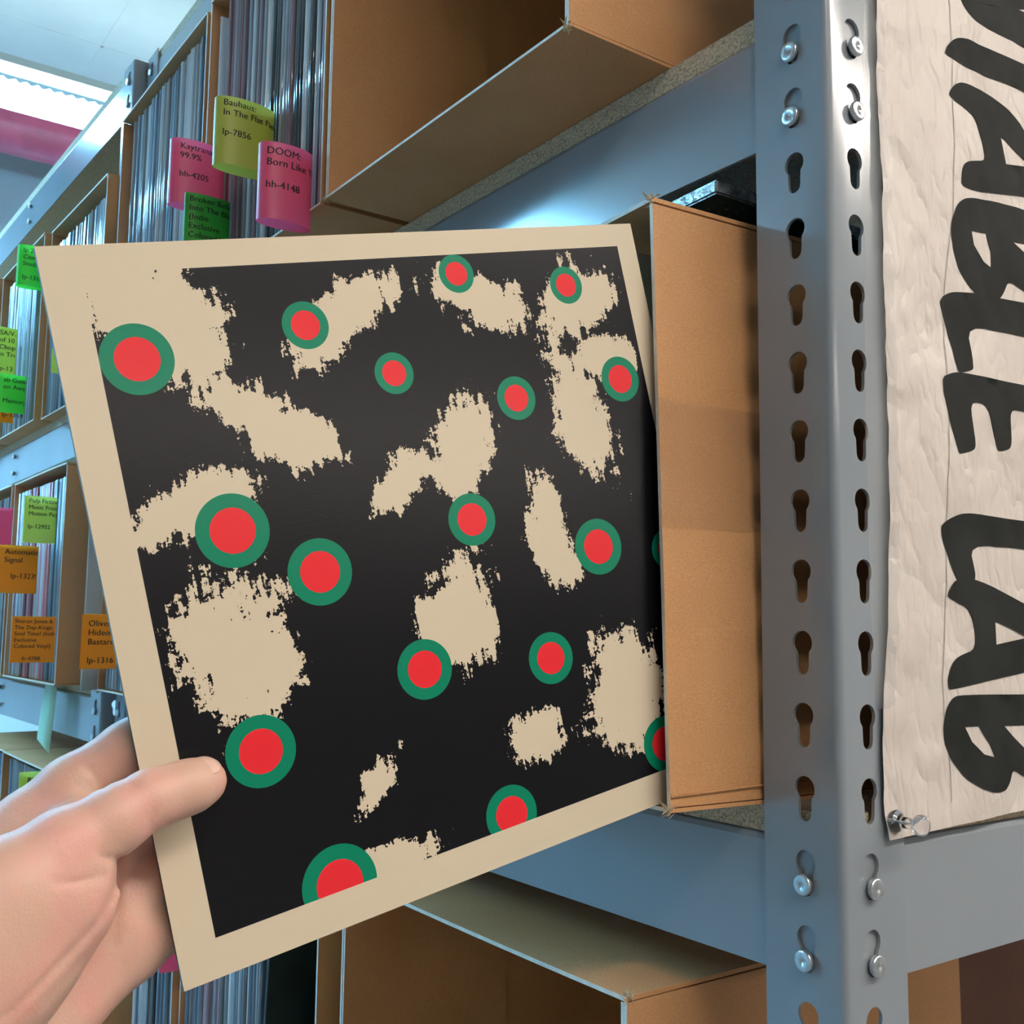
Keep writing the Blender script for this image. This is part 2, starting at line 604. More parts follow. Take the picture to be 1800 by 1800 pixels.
def post_mesh(mirror):
    """slotted steel angle, corner on the origin, flanges along -x and +y; datum hole row at z=0"""
    z0, z1 = -ZUP, 557
    arc = RB * math.pi / 2
    L = FW - RB
    holes = []
    for kk in range(-14, 47):
        for cu in (-(23.7 - RB) - arc / 2, (22.4 - RB) + arc / 2):
            holes.append(keyhole(cu, -PITCHH * kk))
    U = L + arc / 2
    cols = [-arc / 2 + arc * i / 6 for i in range(7)]
    pts, edges = [], []
    for c in cols:
        pts += [(c, z0), (c, z1)]
        edges.append((len(pts) - 2, len(pts) - 1))
    rect = [(-U, z0), (U, z0), (U, z1), (-U, z1)]
    vs, fs = cdt(pts, [rect] + holes, edges)
    out = []
    for t in fs:
        c = ((vs[t[0]][0] + vs[t[1]][0] + vs[t[2]][0]) / 3, (vs[t[0]][1] + vs[t[1]][1] + vs[t[2]][1]) / 3)
        kk = round(-c[1] / PITCHH)
        if abs(c[0]) < arc or not any(pip(c, keyhole(cu, -PITCHH * q)) for q in (kk - 1, kk, kk + 1) if -14 <= q < 47
                                      for cu in (-(23.7 - RB) - arc / 2, (22.4 - RB) + arc / 2)):
            out.append(t)
    P = []
    for (u, z) in vs:
        if u < -arc / 2:
            x, y = -RB + (u + arc / 2), 0.0
        elif u > arc / 2:
            x, y = 0.0, RB + (u - arc / 2)
        else:
            a = (u + arc / 2) / RB
            x, y = -RB + RB * math.sin(a), RB - RB * math.cos(a)
        P.append((-x if mirror else x, y, z))
    out = [tuple(t) for t in out]
    # make the normals face out of the corner
    a, b, c = (Vector(P[i]) for i in next(t for t in out if all(vs[i][0] < -arc for i in t)))
    if (b - a).cross(c - a).y > 0:
        out = [t[::-1] for t in out]
    return solid(P, out, TH)


POST, POSTM = post_mesh(False), post_mesh(True)


def rivet_mesh():
    prof = [(0, -3.75), (0.9, -3.8), (1.1, -4.15), (4.6, -4.15), (5.2, -3.9), (5.5, -3.3), (5.5, -1.7), (5.2, -1.2), (3.6, -1.0), (3.5, 2.5)]
    seg = 20
    vs, fs = [], []
    for (r, y) in prof:
        for s in range(seg):
            a = 2 * math.pi * s / seg
            vs.append((r * math.cos(a), y, r * math.sin(a)))
    for i in range(len(prof) - 1):
        for s in range(seg):
            fs.append((i * seg + s, i * seg + (s + 1) % seg, (i + 1) * seg + (s + 1) % seg, (i + 1) * seg + s))
    me = mesh('rivet', vs, fs, True)
    me.materials.append(M['zinc'])
    return me


RIVET = rivet_mesh()


def beam_mesh(length, h=70, hole_ends=True):
    """angle beam along +x from 0 to length; upright flange in y 2.2..4.2, top lip going back"""
    prof = [(2.3, -h), (2.3, -4), (3.5, -1), (6, 0), (30, 0), (30, -1.8), (6.5, -1.8), (4.8, -2.6), (4.2, -4.5), (4.2, -h)]
    n = len(prof)
    vs = [(0, y, z) for y, z in prof] + [(length, y, z) for y, z in prof]
    fs = [(i, (i + 1) % n, n + (i + 1) % n, n + i) for i in range(n)]
    fs += [tuple(range(n))[::-1], tuple(range(n, 2 * n))]
    return mesh('beam', vs, fs)


DEPTH = 610


def shelf_unit(name, label, loc, rz, width, levels, plain):
    t = thing(name, label, 'shelving', loc, rz)
    front = []
    for (x, mi) in ((0, 0), (-width, 1)):
        for back in (0, 1):
            if back and x:
                continue
            me = POSTM if mi else POST
            if back:
                o = put('post', POSTM, t, None, (x / 1000, DEPTH / 1000, 0))
                o.rotation_euler = (0, 0, math.pi)
            else:
                o = put('post', me, t, None, (x / 1000, 0, 0))
                front.append(o)
    bm_ = beam_mesh(width - 7)
    be_ = beam_mesh(DEPTH - 12)
    for z in levels:
        b = put('beam', bm_, t, M['paint'] if not bm_.materials else None, ((-width + 3.5) / 1000, 0, z / 1000))
        rows = sorted((k_ for k_ in range(-14, 47) if z - 66 < -PITCHH * k_ - 7 < z - 2), reverse=False)[:2]
        for kk in rows:
            for rx in (-23.7, -width + 23.7):
                put('rivet', RIVET, b, None, ((rx + width - 3.5) / 1000, 0, (-PITCHH * kk - 5.5 - z) / 1000))
        if not plain:
            e = put('beam', be_, t, M['paint'] if not be_.materials else None, (0, 6 / 1000, z / 1000))
            e.rotation_euler = (0, 0, math.pi / 2)
            for kk in rows:
                put('rivet', RIVET, e, None, ((22.4 - 6) / 1000, 0, (-PITCHH * kk - 5.5 - z) / 1000))
        d = put('particle_board', box_mesh('particle_board', -width + 4.5, -4.5, 4.4, DEPTH - 8, 0.1, 15), t, M['board'], (0, 0, z / 1000))
    return t


LV = [541, 17, -441, -898]
near_unit = shelf_unit('shelving_unit', 'grey steel shelving unit with the keyhole corner post and the paper banner on its end', (0, 0, 0), 0, 1302, LV, False)
SLANT = math.radians(1.6)
far_unit = shelf_unit('shelving_unit', 'farther grey steel shelving unit continuing past the double posts', (-1306, -19, 0), SLANT, 1310, LV, True)
# tie rivets half way along the farther beams
for b in [c for c in far_unit.children if c.name.startswith('beam')]:
    for dz in (-18, -52):
        put('rivet', RIVET, b, None, ((1310 - 660) / 1000, 0.0005, dz / 1000))


# ------------------------------------------------------------------ cartons
def slab(axis, a0, a1, b0, b1, c0, c1, amp, seed, shear=0.0, ref=(0, 0)):
    """a thin panel; axis = thickness axis (0,1,2) from c0 to c1, spanned by the two other axes, slightly wavy"""
    rnd = random.Random(seed)
    n = 7
    ph = [rnd.uniform(0, 6.28) for _ in range(4)]
    vs, fs, mi = [], [], []
    for side, c in ((0, c0), (1, c1)):
        for i in range(n):
            for j in range(n):
                s, t = i / (n - 1), j / (n - 1)
                w = amp * (math.sin(3.1 * s + ph[0]) * math.sin(2.7 * t + ph[1]) + 0.35 * math.sin(7 * s + ph[2]) * math.sin(6 * t + ph[3]))
                p = [a0 + (a1 - a0) * s, b0 + (b1 - b0) * t]
                q = [0, 0, 0]
                oth = [x for x in (0, 1, 2) if x != axis]
                q[axis] = c + w
                q[oth[0]], q[oth[1]] = p
                q[0] += shear * q[2]
                vs.append(tuple(q))
    N = n * n
    yfront = min(q[1] for q in vs)
    for i in range(n - 1):
        for j in range(n - 1):
            a = i * n + j
            fs.append((a, a + 1, a + n + 1, a + n))
            fs.append((N + a, N + a + n, N + a + n + 1, N + a + 1))
            mi += [0, 0]
    for i in range(n - 1):
        for (p, q) in ((i * n, (i + 1) * n), (i * n + n - 1, (i + 1) * n + n - 1), (i, i + 1), ((n - 1) * n + i, (n - 1) * n + i + 1)):
            fs.append((p, q, N + q, N + p))
            mi.append(1 if axis != 1 and max(vs[p][1], vs[q][1]) < yfront + 0.01 else 0)
    me = mesh('panel', vs, fs, False, mi)
    bm = bmesh.new()
    bm.from_mesh(me)
    bmesh.ops.recalc_face_normals(bm, faces=bm.faces)
    bm.to_mesh(me)
    bm.free()
    return me


def fray(seed, n=16, size=6):
    rnd = random.Random(seed)
    vs, fs = [], []
    for _ in range(n):
        c = [rnd.uniform(-size, size) * 0.45 for _ in range(3)]
        L = [rnd.uniform(-size, size) * 0.8 for _ in range(3)]
        w = [rnd.uniform(-1.6, 1.6) for _ in range(3)]
        b = len(vs)
        vs += [tuple(c), tuple(c[i] + w[i] for i in range(3)), tuple(c[i] + L[i] for i in range(3)), tuple(c[i] + w[i] * .5 + .8 for i in range(3))]
        fs += [(b, b + 1, b + 2), (b, b + 2, b + 3), (b + 1, b + 3, b + 2), (b, b + 3, b + 1)]
    return mesh('torn_corner', vs, fs)


CARTONS = []


def carton(label, x0, x1, yf, z0, h, depth=326, rz=0.0, shear=0.0, worn=(), amp=1.2, flaps=False, group=None, skin='card'):
    """open-fronted cardboard record carton; origin on its lower front right corner"""
    t = thing('carton', label, 'box', (x1, yf, z0), rz, group)
    w, T = x1 - x0, 2.6
    sd = len(CARTONS) * 13 + 1
    CARTONS.append(t)
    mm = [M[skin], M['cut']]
    put('bottom_panel', slab(2, -w, 0, 0, depth, 0, T - 0.6, 0, sd, shear), t, mm)
    put('top_panel', slab(2, -w, 0, 0, depth, h - T, h, amp * 0.8, sd + 1, shear), t, mm)
    put('side_panel', slab(0, 0.6, depth - 0.6, T, h - T - amp, -T, 0, amp, sd + 2, shear), t, mm).name = 'side_panel'
    put('side_panel', slab(0, 0.6, depth - 0.6, T, h - T - amp, -w, -w + T, amp * .6, sd + 3, shear), t, mm)
    if flaps:
        for q in ((-w + T + .3, -w + 2 * T), (-2 * T, -T - .3)):
            put('folded_flap', slab(0, 1.0, 163, T + .5, h - T - 2, *q, 0.25, sd + 6, shear), t, mm)
    put('back_panel', slab(1, -w + T, -T, T, h - T - amp, depth - T, depth, amp * .6, sd + 4, shear), t, mm)
    for (cx, cz) in worn:
        o = put('torn_corner', fray(sd + cx + 7), t, M['fray'])
        zz = (h - 2) * cz
        o.location = ((-(w - 2) * cx - 1 + shear * zz) / 1000, 0.001, zz / 1000)
    return t


# upper shelf, near unit
cT0 = carton('empty open-fronted carton hanging over the board edge above the held sleeve', -463, -127, -80, 32.5, 336, worn=((0, 0), (1, 0)), flaps=True)
cT1 = carton('open-fronted carton with dark-spined records and the yellow lp-7856 tag', -779, -473, -79, 32.5, 338)
cT2 = carton('open-fronted carton of blue-glinting records with the pink hh-4205 tag', -1133, -797, -77, 32.5, 336)
cT3 = carton('open-fronted carton of records just beyond the double steel posts on the upper shelf', -1697, -1361, -37, 32.5, 352, rz=SLANT)
cT4 = carton('open-fronted carton on the farther upper shelf behind the bright green tags', -2042, -1706, -57, 32.5, 352, rz=SLANT, worn=((0, 1),))
cT5 = carton('open-fronted carton at the far end of the farther upper shelf', -2388, -2050, -74, 32.5, 352, rz=SLANT)
# middle shelf
cM0 = carton('brown carton with a taped side standing behind the corner post', -395, -58.5, -64, -425.9, 336, rz=-math.radians(4.0), shear=-14 / 335,
             worn=((0, 1), (0, 0)), amp=0.9)
cM1 = carton('carton standing hidden behind the held record sleeve', -760, -424, -62, -425.5, 336)
cM2 = carton('carton at the end of the near middle shelf beside the pale grey sleeve', -1222, -886, -48, -425.5, 336, worn=((1, 0),))
cMa = carton('open-fronted carton of pinkish records behind the lime lp-12952 tag', -1698, -1361, -73, -425.5, 338, rz=SLANT, worn=((0, 1),))
cMb = carton('open-fronted carton cut by the photo edge behind the pink tag', -2040, -1704, -86, -425.5, 338, rz=SLANT)
# lower shelf
cL0 = carton('empty open-fronted carton below the lower beam beside the corner post', -466, -117, -42, -882.5, 346, worn=((0, 1),), flaps=True)
cL1 = carton('open-fronted carton on the bottom shelf with a black sleeve leaning in it', -842, -505, -44, -882.5, 336)
cL2 = carton('open-fronted bottom-shelf carton of records partly behind the hand', -1190, -850, -50, -882.5, 336)
cLa = carton('open-fronted bottom-shelf carton below the pale green strip', -1697, -1361, -66, -882.5, 328, rz=SLANT)
cLb = carton('bottom-shelf carton beside the photo edge with an orange glow of records', -2043, -1709, -72, -882.5, 328, rz=SLANT)
cR0 = carton('brown carton with shade put in its colour, set behind on the bottom shelf, seen past the corner post', -476, -140, 288, -882.5, 340, skin='shadecard')

# clear tape over the taped carton side
vs, fs = [], []
ty0, ty1 = -1.5, 316
tz = [(155, 231)]
nz, ny = 14, 20
rnd = random.Random(3)
for i in range(nz + 1):
    for j in range(ny + 1):
        z = 150 + (220 - 150) * i / nz
        y = ty0 + (ty1 - ty0) * j / ny + (rnd.uniform(-1.5, 1.5) if j in (0,) else 0)
        x = 1.3 + rnd.uniform(0, 0.25) + (0.9 * rnd.random() if j < 3 else 0)
        vs.append((x - 14 / 335 * z, y, z))
for i in range(nz):
    for j in range(ny):
        a = i * (ny + 1) + j
        fs.append((a, a + 1, a + ny + 2, a + ny + 1))
put('packing_tape', mesh('packing_tape', vs, fs, True), cM0, M['tape'])
fl = put('flap_crease', mesh('flap_crease', *tube([(0.0, 1, 8), (0.3, 60, 10), (0.1, 150, 9), (0.2, 315, 10)], 0.8, 6), True), cM0, M['card'])


# ------------------------------------------------------------------ records
RH, RD = 315, 306
RCACHE = {}


def record_mesh(th, key):
    kk = (th, key)
    if kk in RCACHE:
        return RCACHE[kk]
    prof = [(-th / 2, 2.2), (-th / 2 + 0.25 * th, 0.5), (0, 0), (th / 2 - 0.25 * th, 0.5), (th / 2, 2.2), (th / 2, RD), (-th / 2, RD)]
    n = len(prof)
    vs = [(x, y, 0) for x, y in prof] + [(x, y, RH) for x, y in prof]
    fs = [(i, (i + 1) % n, n + (i + 1) % n, n + i) for i in range(n)] + [tuple(range(n))[::-1], tuple(range(n, 2 * n))]
    me = mesh('record', vs, fs)
    for i in range(4):
        me.polygons[i].use_smooth = True
    me.materials.append(PAL[key])
    RCACHE[kk] = me
    return me


NREC = [0]


def fill(box, w, xs, label, group, palette, yset=(3, 8), lean=0.0, stuff=False):
    """stand records in a carton from local x xs[0] up to xs[1] (local, right = 0, leftwards negative)"""
    x = xs[0]
    rnd = random.Random(hash(group) % 1000 if False else len(group) * 7 + int(-xs[0]))
    base = box.matrix_basis.copy()
    rot = box.rotation_euler[2]
    R = Matrix.Translation(box.location) @ Matrix.Rotation(rot, 4, 'Z')
    allv, allf, allm, keys = [], [], [], []
    total = xs[1] - xs[0]
    while True:
        th = rnd.choice((4.0, 4.6, 5.2, 5.2, 6.0))
        if x + th > xs[1]:
            break
        frac = (x - xs[0]) / total
        seg = [s for s in palette if frac <= s[0]][0]
        key = rnd.choice(seg[1])
        me = record_mesh(th, key)
        loc = R @ Vector(((x + th / 2) / 1000, (rnd.uniform(*yset)) / 1000, 0.00372))
        if stuff:
            b = len(allv)
            allv += [tuple((Matrix.Rotation(rot, 3, 'Z') @ v.co + loc)) for v in me.vertices]
            allf += [tuple(b + i for i in p.vertices) for p in me.polygons]
            if key not in keys:
                keys.append(key)
            allm += [keys.index(key)] * len(me.polygons)
        else:
            o = bpy.data.objects.new('record', me)
            COL.objects.link(o)
            o.location = loc
            o.rotation_euler = (0, 0, rot)
            tag(o, label, 'record', group)
            NREC[0] += 1
        x += th + rnd.choice((0.15, 0.25, 0.4))
    if stuff:
        me = bpy.data.meshes.new('packed_records')
        me.from_pydata(allv, [], allf)
        me.polygons.foreach_set('material_index', allm)
        o = bpy.data.objects.new('packed_records', me)
        COL.objects.link(o)
        for kq in keys:
            me.materials.append(PAL[kq])
        tag(o, label, 'records')
        o['kind'] = 'stuff'


BL = ('white', 'grey', 'blue', 'white', 'blue')
fill(cT1, 306, (-258, -5), 'record in a glossy bag packed in the carton with the yellow lp-7856 tag', 'records behind the lp-7856 tag',
     [(0.22, ('mauve', 'mauve', 'red')), (0.45, ('mauve', 'white', 'grey')), (0.62, ('grey', 'white', 'dark')), (1.01, ('dark', 'dark', 'dark', 'white', 'mauve'))])
fill(cT2, 336, (-300, -6), 'thin record with a blue-glinting bag in the carton with the pink hh-4205 tag', 'records behind the hh-4205 tag',
     [(0.6, BL), (0.68, ('dark', 'blue')), (1.01, BL)])
fill(cT3, 336, (-318, -6), 'record glinting blue in the carton just beyond the double steel posts', 'records just beyond the double posts', [(0.5, BL), (0.6, ('dark', 'blue')), (1.01, BL)])
fill(cT4, 336, (-290, -60), 'record in the carton behind the bright green tags at the photo edge', 'records behind the green tags', [(0.4, ('blue', 'dark', 'white')), (1.01, ('blue', 'white', 'grey', 'blue'))])
fill(cMa, 336, (-320, -100), 'pinkish or pale record in the carton behind the lime lp-12952 tag', 'records behind the lp-12952 tag',
     [(0.3, ('white', 'mauve')), (0.75, ('pinkr', 'pinkr', 'red', 'white')), (1.01, ('pinkr', 'white'))])
fill(cMa, 336, (-92, -6), 'dark grey record packed right of the pink ones behind the lime lp-12952 tag', 'dark records beside the pink ones', [(1.01, ('dark', 'grey', 'grey', 'blue'))])
fill(cMb, 336, (-150, -6), 'record in the carton cut by the photo edge behind the pink tag', 'records at the photo edge', [(1.01, ('blue', 'grey', 'dark', 'white'))], stuff=True)
fill(cL1, 337, (-330, -132), 'grey record standing in the bottom-shelf carton left of the black sleeve', 'records left of the black sleeve',
     [(0.3, ('grey', 'blue', 'mauve')), (0.5, ('grey', 'grey', 'mauve')), (1.01, ('blue', 'grey', 'white'))])
fill(cL2, 340, (-150, -20), 'record in the bottom-shelf carton partly behind the hand', 'records partly behind the hand', [(0.4, ('blue', 'white')), (0.8, ('dark', 'grey', 'blue')), (1.01, ('blue', 'white'))])
fill(cLa, 336, (-300, -90), 'grey record in the bottom-shelf carton below the pale green strip', 'records below the green strip', [(1.01, ('grey', 'blue', 'grey'))], stuff=True)
fill(cLb, 336, (-100, -6), 'record in the bottom-shelf carton at the photo edge', 'bottom records at the photo edge', [(0.5, ('blue', 'grey')), (1.01, ('grey', 'blue'))], stuff=True)
fill(cT5, 335, (-320, -6), 'tightly packed records in the far end carton of the upper shelf', 'x', [(1.01, BL)], stuff=True)
fill(cM2, 336, (-318, -6), 'tightly packed records in the carton beside the pale grey sleeve', 'z', [(1.01, BL)], stuff=True)
fill(cM1, 336, (-320, -6), 'tightly packed records in the carton hidden behind the held sleeve', 'y', [(1.01, BL)], stuff=True)


def sleeve(name, label, cat, dims, mats, loc, rot, group=None):
    """a single square sleeve slab with softened edges: dims thickness(x), depth(y), height(z)"""
    a, b, c = dims
    me = box_mesh(name, 0, a, 0, b, 0, c)
    bm = bmesh.new()
    bm.from_mesh(me)
    bmesh.ops.bevel(bm, geom=bm.edges[:], offset=min(0.0009, a / 2600), segments=1, affect='EDGES')
    bm.to_mesh(me)
    bm.free()
    o = put(name, me, None, mats, W(*loc))
    o.rotation_euler = rot
    return tag(o, label, cat, group)


# two pale records, the starred dark sleeve, at the left of the lp-7856 carton
for i, dx in enumerate((12, 27)):
    sleeve('record', ('white-edged record standing at the left end of the lp-7856 carton, nearer its wall',
                      'white-edged record standing second from the left wall of the lp-7856 carton')[i], 'record', (4, 304, 312), PAL['white'],
           (-779 + dx, -72 + i * 6, 36.3), (0, 0, 0))
star = thing('star_sleeve', 'dark sleeve with blue stars next to the purple records above the yellow tag', 'record', (-779 + 41, -58, 36.3))
put('sleeve_body', box_mesh('sleeve_body', 0, 4, 0, 300, 0, 312), star, M['darksleeve'])
for (y, z, r) in ((20, 262, 11), (26, 205, 11), (24, 152, 10)):
    vs = []
    for d in (4.05, 4.35):
        for i in range(10):
            a = math.pi / 2 + i * math.pi / 5
            rr = r if i % 2 == 0 else r * 0.42
            vs.append((d, y + rr * math.cos(a), z + rr * math.sin(a)))
    fs = [tuple(range(10, 20))] + [(i, (i + 1) % 10, 10 + (i + 1) % 10, 10 + i) for i in range(10)]
    put('star', mesh('star', vs, fs), star, M['blue_paint'])
# pale grey sleeve and bagged records in the gap by the posts
sleeve('record_sleeve', 'pale grey record sleeve with small print standing in the gap by the posts', 'record', (4, 312, 312), M['greysleeve'], (-1232, -68, -425.8), (0, 0, 0))
gp = bpy.data.objects['record_sleeve']
vs, fs = [], []
rnd = random.Random(5)
for (y0, y1, z) in [(20, 44, 205), (24, 40, 190), (24, 40, 180), (22, 42, 170), (26, 38, 158), (24, 72, 120), (24, 60, 113), (24, 66, 22), (24, 50, 16)]:
    y = y0
    while y < y1:
        w = rnd.uniform(1.5, 4)
        b = len(vs)
        vs += [(4.15, y, z), (4.15, y + w, z), (4.15, y + w, z + 3.2), (4.15, y, z + 3.2), (4.02, y, z), (4.02, y + w, z), (4.02, y + w, z + 3.2), (4.02, y, z + 3.2)]
        fs += [(b, b + 1, b + 2, b + 3), (b, b + 4, b + 5, b + 1), (b + 1, b + 5, b + 6, b + 2), (b + 2, b + 6, b + 7, b + 3), (b + 3, b + 7, b + 4, b)]
        y += w + 1.1
put('lettering', mesh('lettering', vs, fs), gp, M['print'])['kind'] = 'stuff'
for i in range(3):
    sleeve('record', 'bagged record with a glinting edge standing close against the pale grey sleeve', 'record', (4.4, 312, 313),
           PAL[('blue', 'dark', 'blue')[i]], (-1236.8 - 4.7 * i, -60 + 5 * i, -425.8), (0, 0, 0), 'records against the pale grey sleeve')
# black sleeve leaning in the bottom carton
sleeve('record_sleeve', 'black sleeve leaning to the right in the bottom-shelf carton', 'record', (5, 300, 314), M['darksleeve'], (-640, -38, -878), (0, math.radians(4), 0))
sleeve('record_sleeve', 'grey-cornered dark sleeve propped low beside the leaning black sleeve', 'record', (5, 250, 200), M['darksleeve'], (-600, 10, -878.6), (0, 0, 0))
# bagged records just inside the taped carton, left of the held one
for i in range(3):
    sleeve('record', 'bagged record glinting in the slit between the held sleeve and the taped carton', 'record', (4.4, 300, 312),
           PAL[('white', 'blue', 'dark')[i]], (-98 - 6 * i, -60 + 7 * i, -421), (0, math.radians(-2.0), -math.radians(4.0)), 'records beside the held sleeve')
# black box-set sleeve lying on top of the taped carton
bs = thing('flat_record_sleeve', 'black sleeve in crinkled shrink wrap lying flat on the taped carton', 'record', (-86, 3, -66))
bs.rotation_euler = (math.radians(-1.5), math.radians(0.5), math.radians(-4))
me = box_mesh('sleeve_body', -312, 0, 0, 312, 0, 9)
bm = bmesh.new()
bm.from_mesh(me)
bmesh.ops.bevel(bm, geom=bm.edges[:], offset=0.0012, segments=2, affect='EDGES')
bm.to_mesh(me)
bm.free()
for p in me.polygons:
    p.material_index = 1 if abs(p.normal.z) < 0.9 else 0
put('sleeve_body', me, bs, [M['darksleeve'], M['silver']])
vs, fs = [], []
rnd = random.Random(11)
for row in range(3):
    for c_ in range(9):
        x, y, s = -62 + c_ * 6.5, 12 + row * 9, rnd.uniform(1.6, 3)
        b = len(vs)
        vs += [(x, y, -0.25), (x + s * 1.4, y + rnd.uniform(-1, 1), -0.25), (x + s * rnd.uniform(0.2, 1), y + s * 1.5, -0.25), (x + s * .5, y + s * .4, -0.02)]
        fs += [(b, b + 2, b + 1), (b, b + 1, b + 3), (b + 1, b + 2, b + 3), (b + 2, b, b + 3)]
put('print_mark', mesh('print_mark', vs, fs), bs, M['print'])['kind'] = 'stuff'
sleeve('flat_record', 'second flat sleeve hidden in the dark under the shrink-wrapped black sleeve', 'record', (290, 190, 10.5), M['darksleeve'], (-392, 74, -88.3), (0, 0, 0))


# ------------------------------------------------------------------ sticky-note tags
def text_mesh(lines, size, leading):
    dg = None
    vs, fs = [], []
    for i, ln in enumerate(lines):
        if not ln:
            continue
        cu = bpy.data.curves.new('t', 'FONT')
        cu.body = ln
        cu.size = size
        cu.space_character = 1.04
        o = bpy.data.objects.new('t', cu)
        COL.objects.link(o)
        dg = bpy.context.evaluated_depsgraph_get()
        me = bpy.data.meshes.new_from_object(o.evaluated_get(dg))
        b = len(vs)
        vs += [(v.co.x, v.co.y - i * leading) for v in me.vertices]
        fs += [tuple(b + q for q in p.vertices) for p in me.polygons]
        b = len(vs)         # a second strike beside the first makes the print bold
        vs += [(v.co.x + size * 0.035, v.co.y - i * leading + size * 0.012) for v in me.vertices]
        fs += [tuple(b + q for q in p.vertices) for p in me.polygons]
        bpy.data.objects.remove(o)
        bpy.data.meshes.remove(me)
    return vs, fs


def note(label, key, attach, out, ztop, zbot, lines, size=9.0, lead=None, inset=(7, 10), bulge=14.0, flat=False, cut=None, twist=0.0, group=None):
    """a sticky note looped out of the records as a tab: attach=(x,y) where it leaves the records, out = how far it sticks out (mm)"""
    t = thing('tag', label, 'tag', (attach[0], attach[1], zbot), twist, group)
    H = ztop - zbot
    prof, back = [], []                 # plan: a drawn-out loop from the records, round its front, back to the records
    for i in range(23):
        th_ = math.pi * (i / 22) ** 0.9
        y = -out * (1 + math.cos(th_)) / 2
        r_ = bulge * math.sin(th_) ** 0.85 * (1.0 - 0.25 * (th_ / math.pi)) if not flat else 0.8 * math.sin(th_)
        prof.append((r_, y))
        back.append((-r_ * 0.8, y))
    back = back[1:]
    full = back[::-1] + prof
    n = len(full)
    vs, fs = [], []
    for (x, y) in full:
        vs += [(x, y, 0), (x, y, H)]
    for i in range(n - 1):
        fs.append((2 * i, 2 * i + 2, 2 * i + 3, 2 * i + 1))
    me = mesh('note', vs, fs, True)
    put('note_paper', me, t, M[key])
    # lettering bent round the reading face
    L = [0]
    for a, b in zip(prof, prof[1:]):
        L.append(L[-1] + math.dist(a, b))

    def at(s):
        s = max(0, min(L[-1] - 1e-6, s))
        i = max(j for j in range(len(L) - 1) if L[j] <= s)
        f_ = (s - L[i]) / (L[i + 1] - L[i])
        a, b = prof[i], prof[i + 1]
        d = (b[0] - a[0], b[1] - a[1])
        q = math.hypot(*d)
        return a[0] + d[0] * f_ + 0.22 * d[1] / q, a[1] + d[1] * f_ - 0.22 * d[0] / q
    if lines:
        tv, tf = text_mesh(lines, size, lead or size * 1.12)
        pv = []
        for (x, y) in tv:
            q = at(inset[0] + x)
            pv.append((q[0], q[1], H - inset[1] - size * 0.7 + y))
        keep = [f_ for f_ in tf if max(inset[0] + tv[i][0] for i in f_) < L[-1] - 1]
        put('lettering', mesh('lettering', pv, keep), t, M['ink'])
    return t


def note_px(label, key, ya, p_out, p_att, ztop_px, zbot_px, lines, **kw):
    """survey form: p_att = photo point where it enters the records (on plane y=ya), p_out = its outer edge"""
    A = hit(p_att, 1, ya)
    B = hit(p_out, 0, A[0])
    zt = hit((p_out[0], ztop_px), 0, A[0])[2]
    zb = hit((p_out[0], zbot_px), 0, A[0])[2]
    return note(label, key, (A[0], ya), max(12, ya - B[1]), zt, zb, lines, **kw)


note_px('yellow-green tag reading lp-7856 sticking out of the upper records', 'yellow', -76, (376, 230), (480, 250), 170, 290,
        ['Bauhaus:', 'In The Flat Field', '', 'lp-7856'], size=8.6, inset=(10, 3))
note_px('pink tag reading hh-4148 right of the yellow-green tag', 'pink', -76, (453, 330), (546, 340), 250, 386,
        ['DOOM:', 'Born Like This', '', 'hh-4148'], size=9, inset=(9, 5))
note_px('pink tag reading hh-4205 left of the yellow-green tag', 'pink', -75, (297, 300), (392, 310), 243, 358,
        ['Kaytranada:', '99.9%', '', 'hh-4205'], size=9, inset=(13, 5))
note_px('dark green tag cut off by the top of the held sleeve', 'green', -78, (322, 400), (402, 410), 338, 450,
        ['Broken Bells:', 'Into The Blue', '(Indie', 'Exclusive', 'Colored Vinyl)', 'lp-12878'], size=8.4, inset=(6, 3), bulge=8)
note_px('bright green tag with four small lines beside the upper left corner of the held sleeve', 'bright', -60, (29, 470), (76, 470), 430, 502,
        ['lp Zero', 'Compact', 'Studio', '', 'lp-1318'], size=11, inset=(14, 6))
note_px('lime tag reading lp-12952 over the pinkish records', 'lime', -88, (41, 910), (99, 915), 871, 953,
        ['Pulp Fiction:', 'Music From The', 'Motion Picture', '', 'lp-12952'], size=8.5, inset=(8, 4), bulge=8)
note_px('orange tag reading lp-13239 below the pink tag at the photo edge', 'orange', -92, (-6, 1000), (66, 1000), 957, 1042,
        ['Automatic', 'Signal', '', '   lp-13239'], size=11, inset=(10, 6), bulge=3)
note_px('orange tag reading fr-4788 at the foot of the pinkish records', 'orange', -84, (19, 1120), (97, 1125), 1083, 1165,
        ['Sharon Jones &', 'The Dap-Kings:', 'Soul Time! (Indie', 'Exclusive', 'Colored Vinyl)', '', '     fr-4788'], size=8.0, inset=(4, 4), flat=True)
note_px('pink tag at the photo edge above the orange lp-13239 tag', 'pink', -92, (-35, 920), (22, 920), 890, 960,
        ['lp Live', 'Cherry B', '', 'lp-13291'], size=10, inset=(50, 22), bulge=3)
note_px('orange tag reading lp-13167 on the pale grey sleeve', 'orange', -62, (142, 1130), (206, 1130), 1079, 1176,
        ['Oliver Sim:', 'Hideous', 'Bastard', '', 'lp-13167'], size=10.5, inset=(8, 8), flat=True)
note_px('handwritten yellow-green note above the green tag at the photo edge', 'lime', -80, (-25, 610), (29, 612), 570, 672,
        ['SA/VA', 'of 10', 'Choppy', 'in Trouble', '', 'lp-13111'], size=12, inset=(22, 6), flat=True)
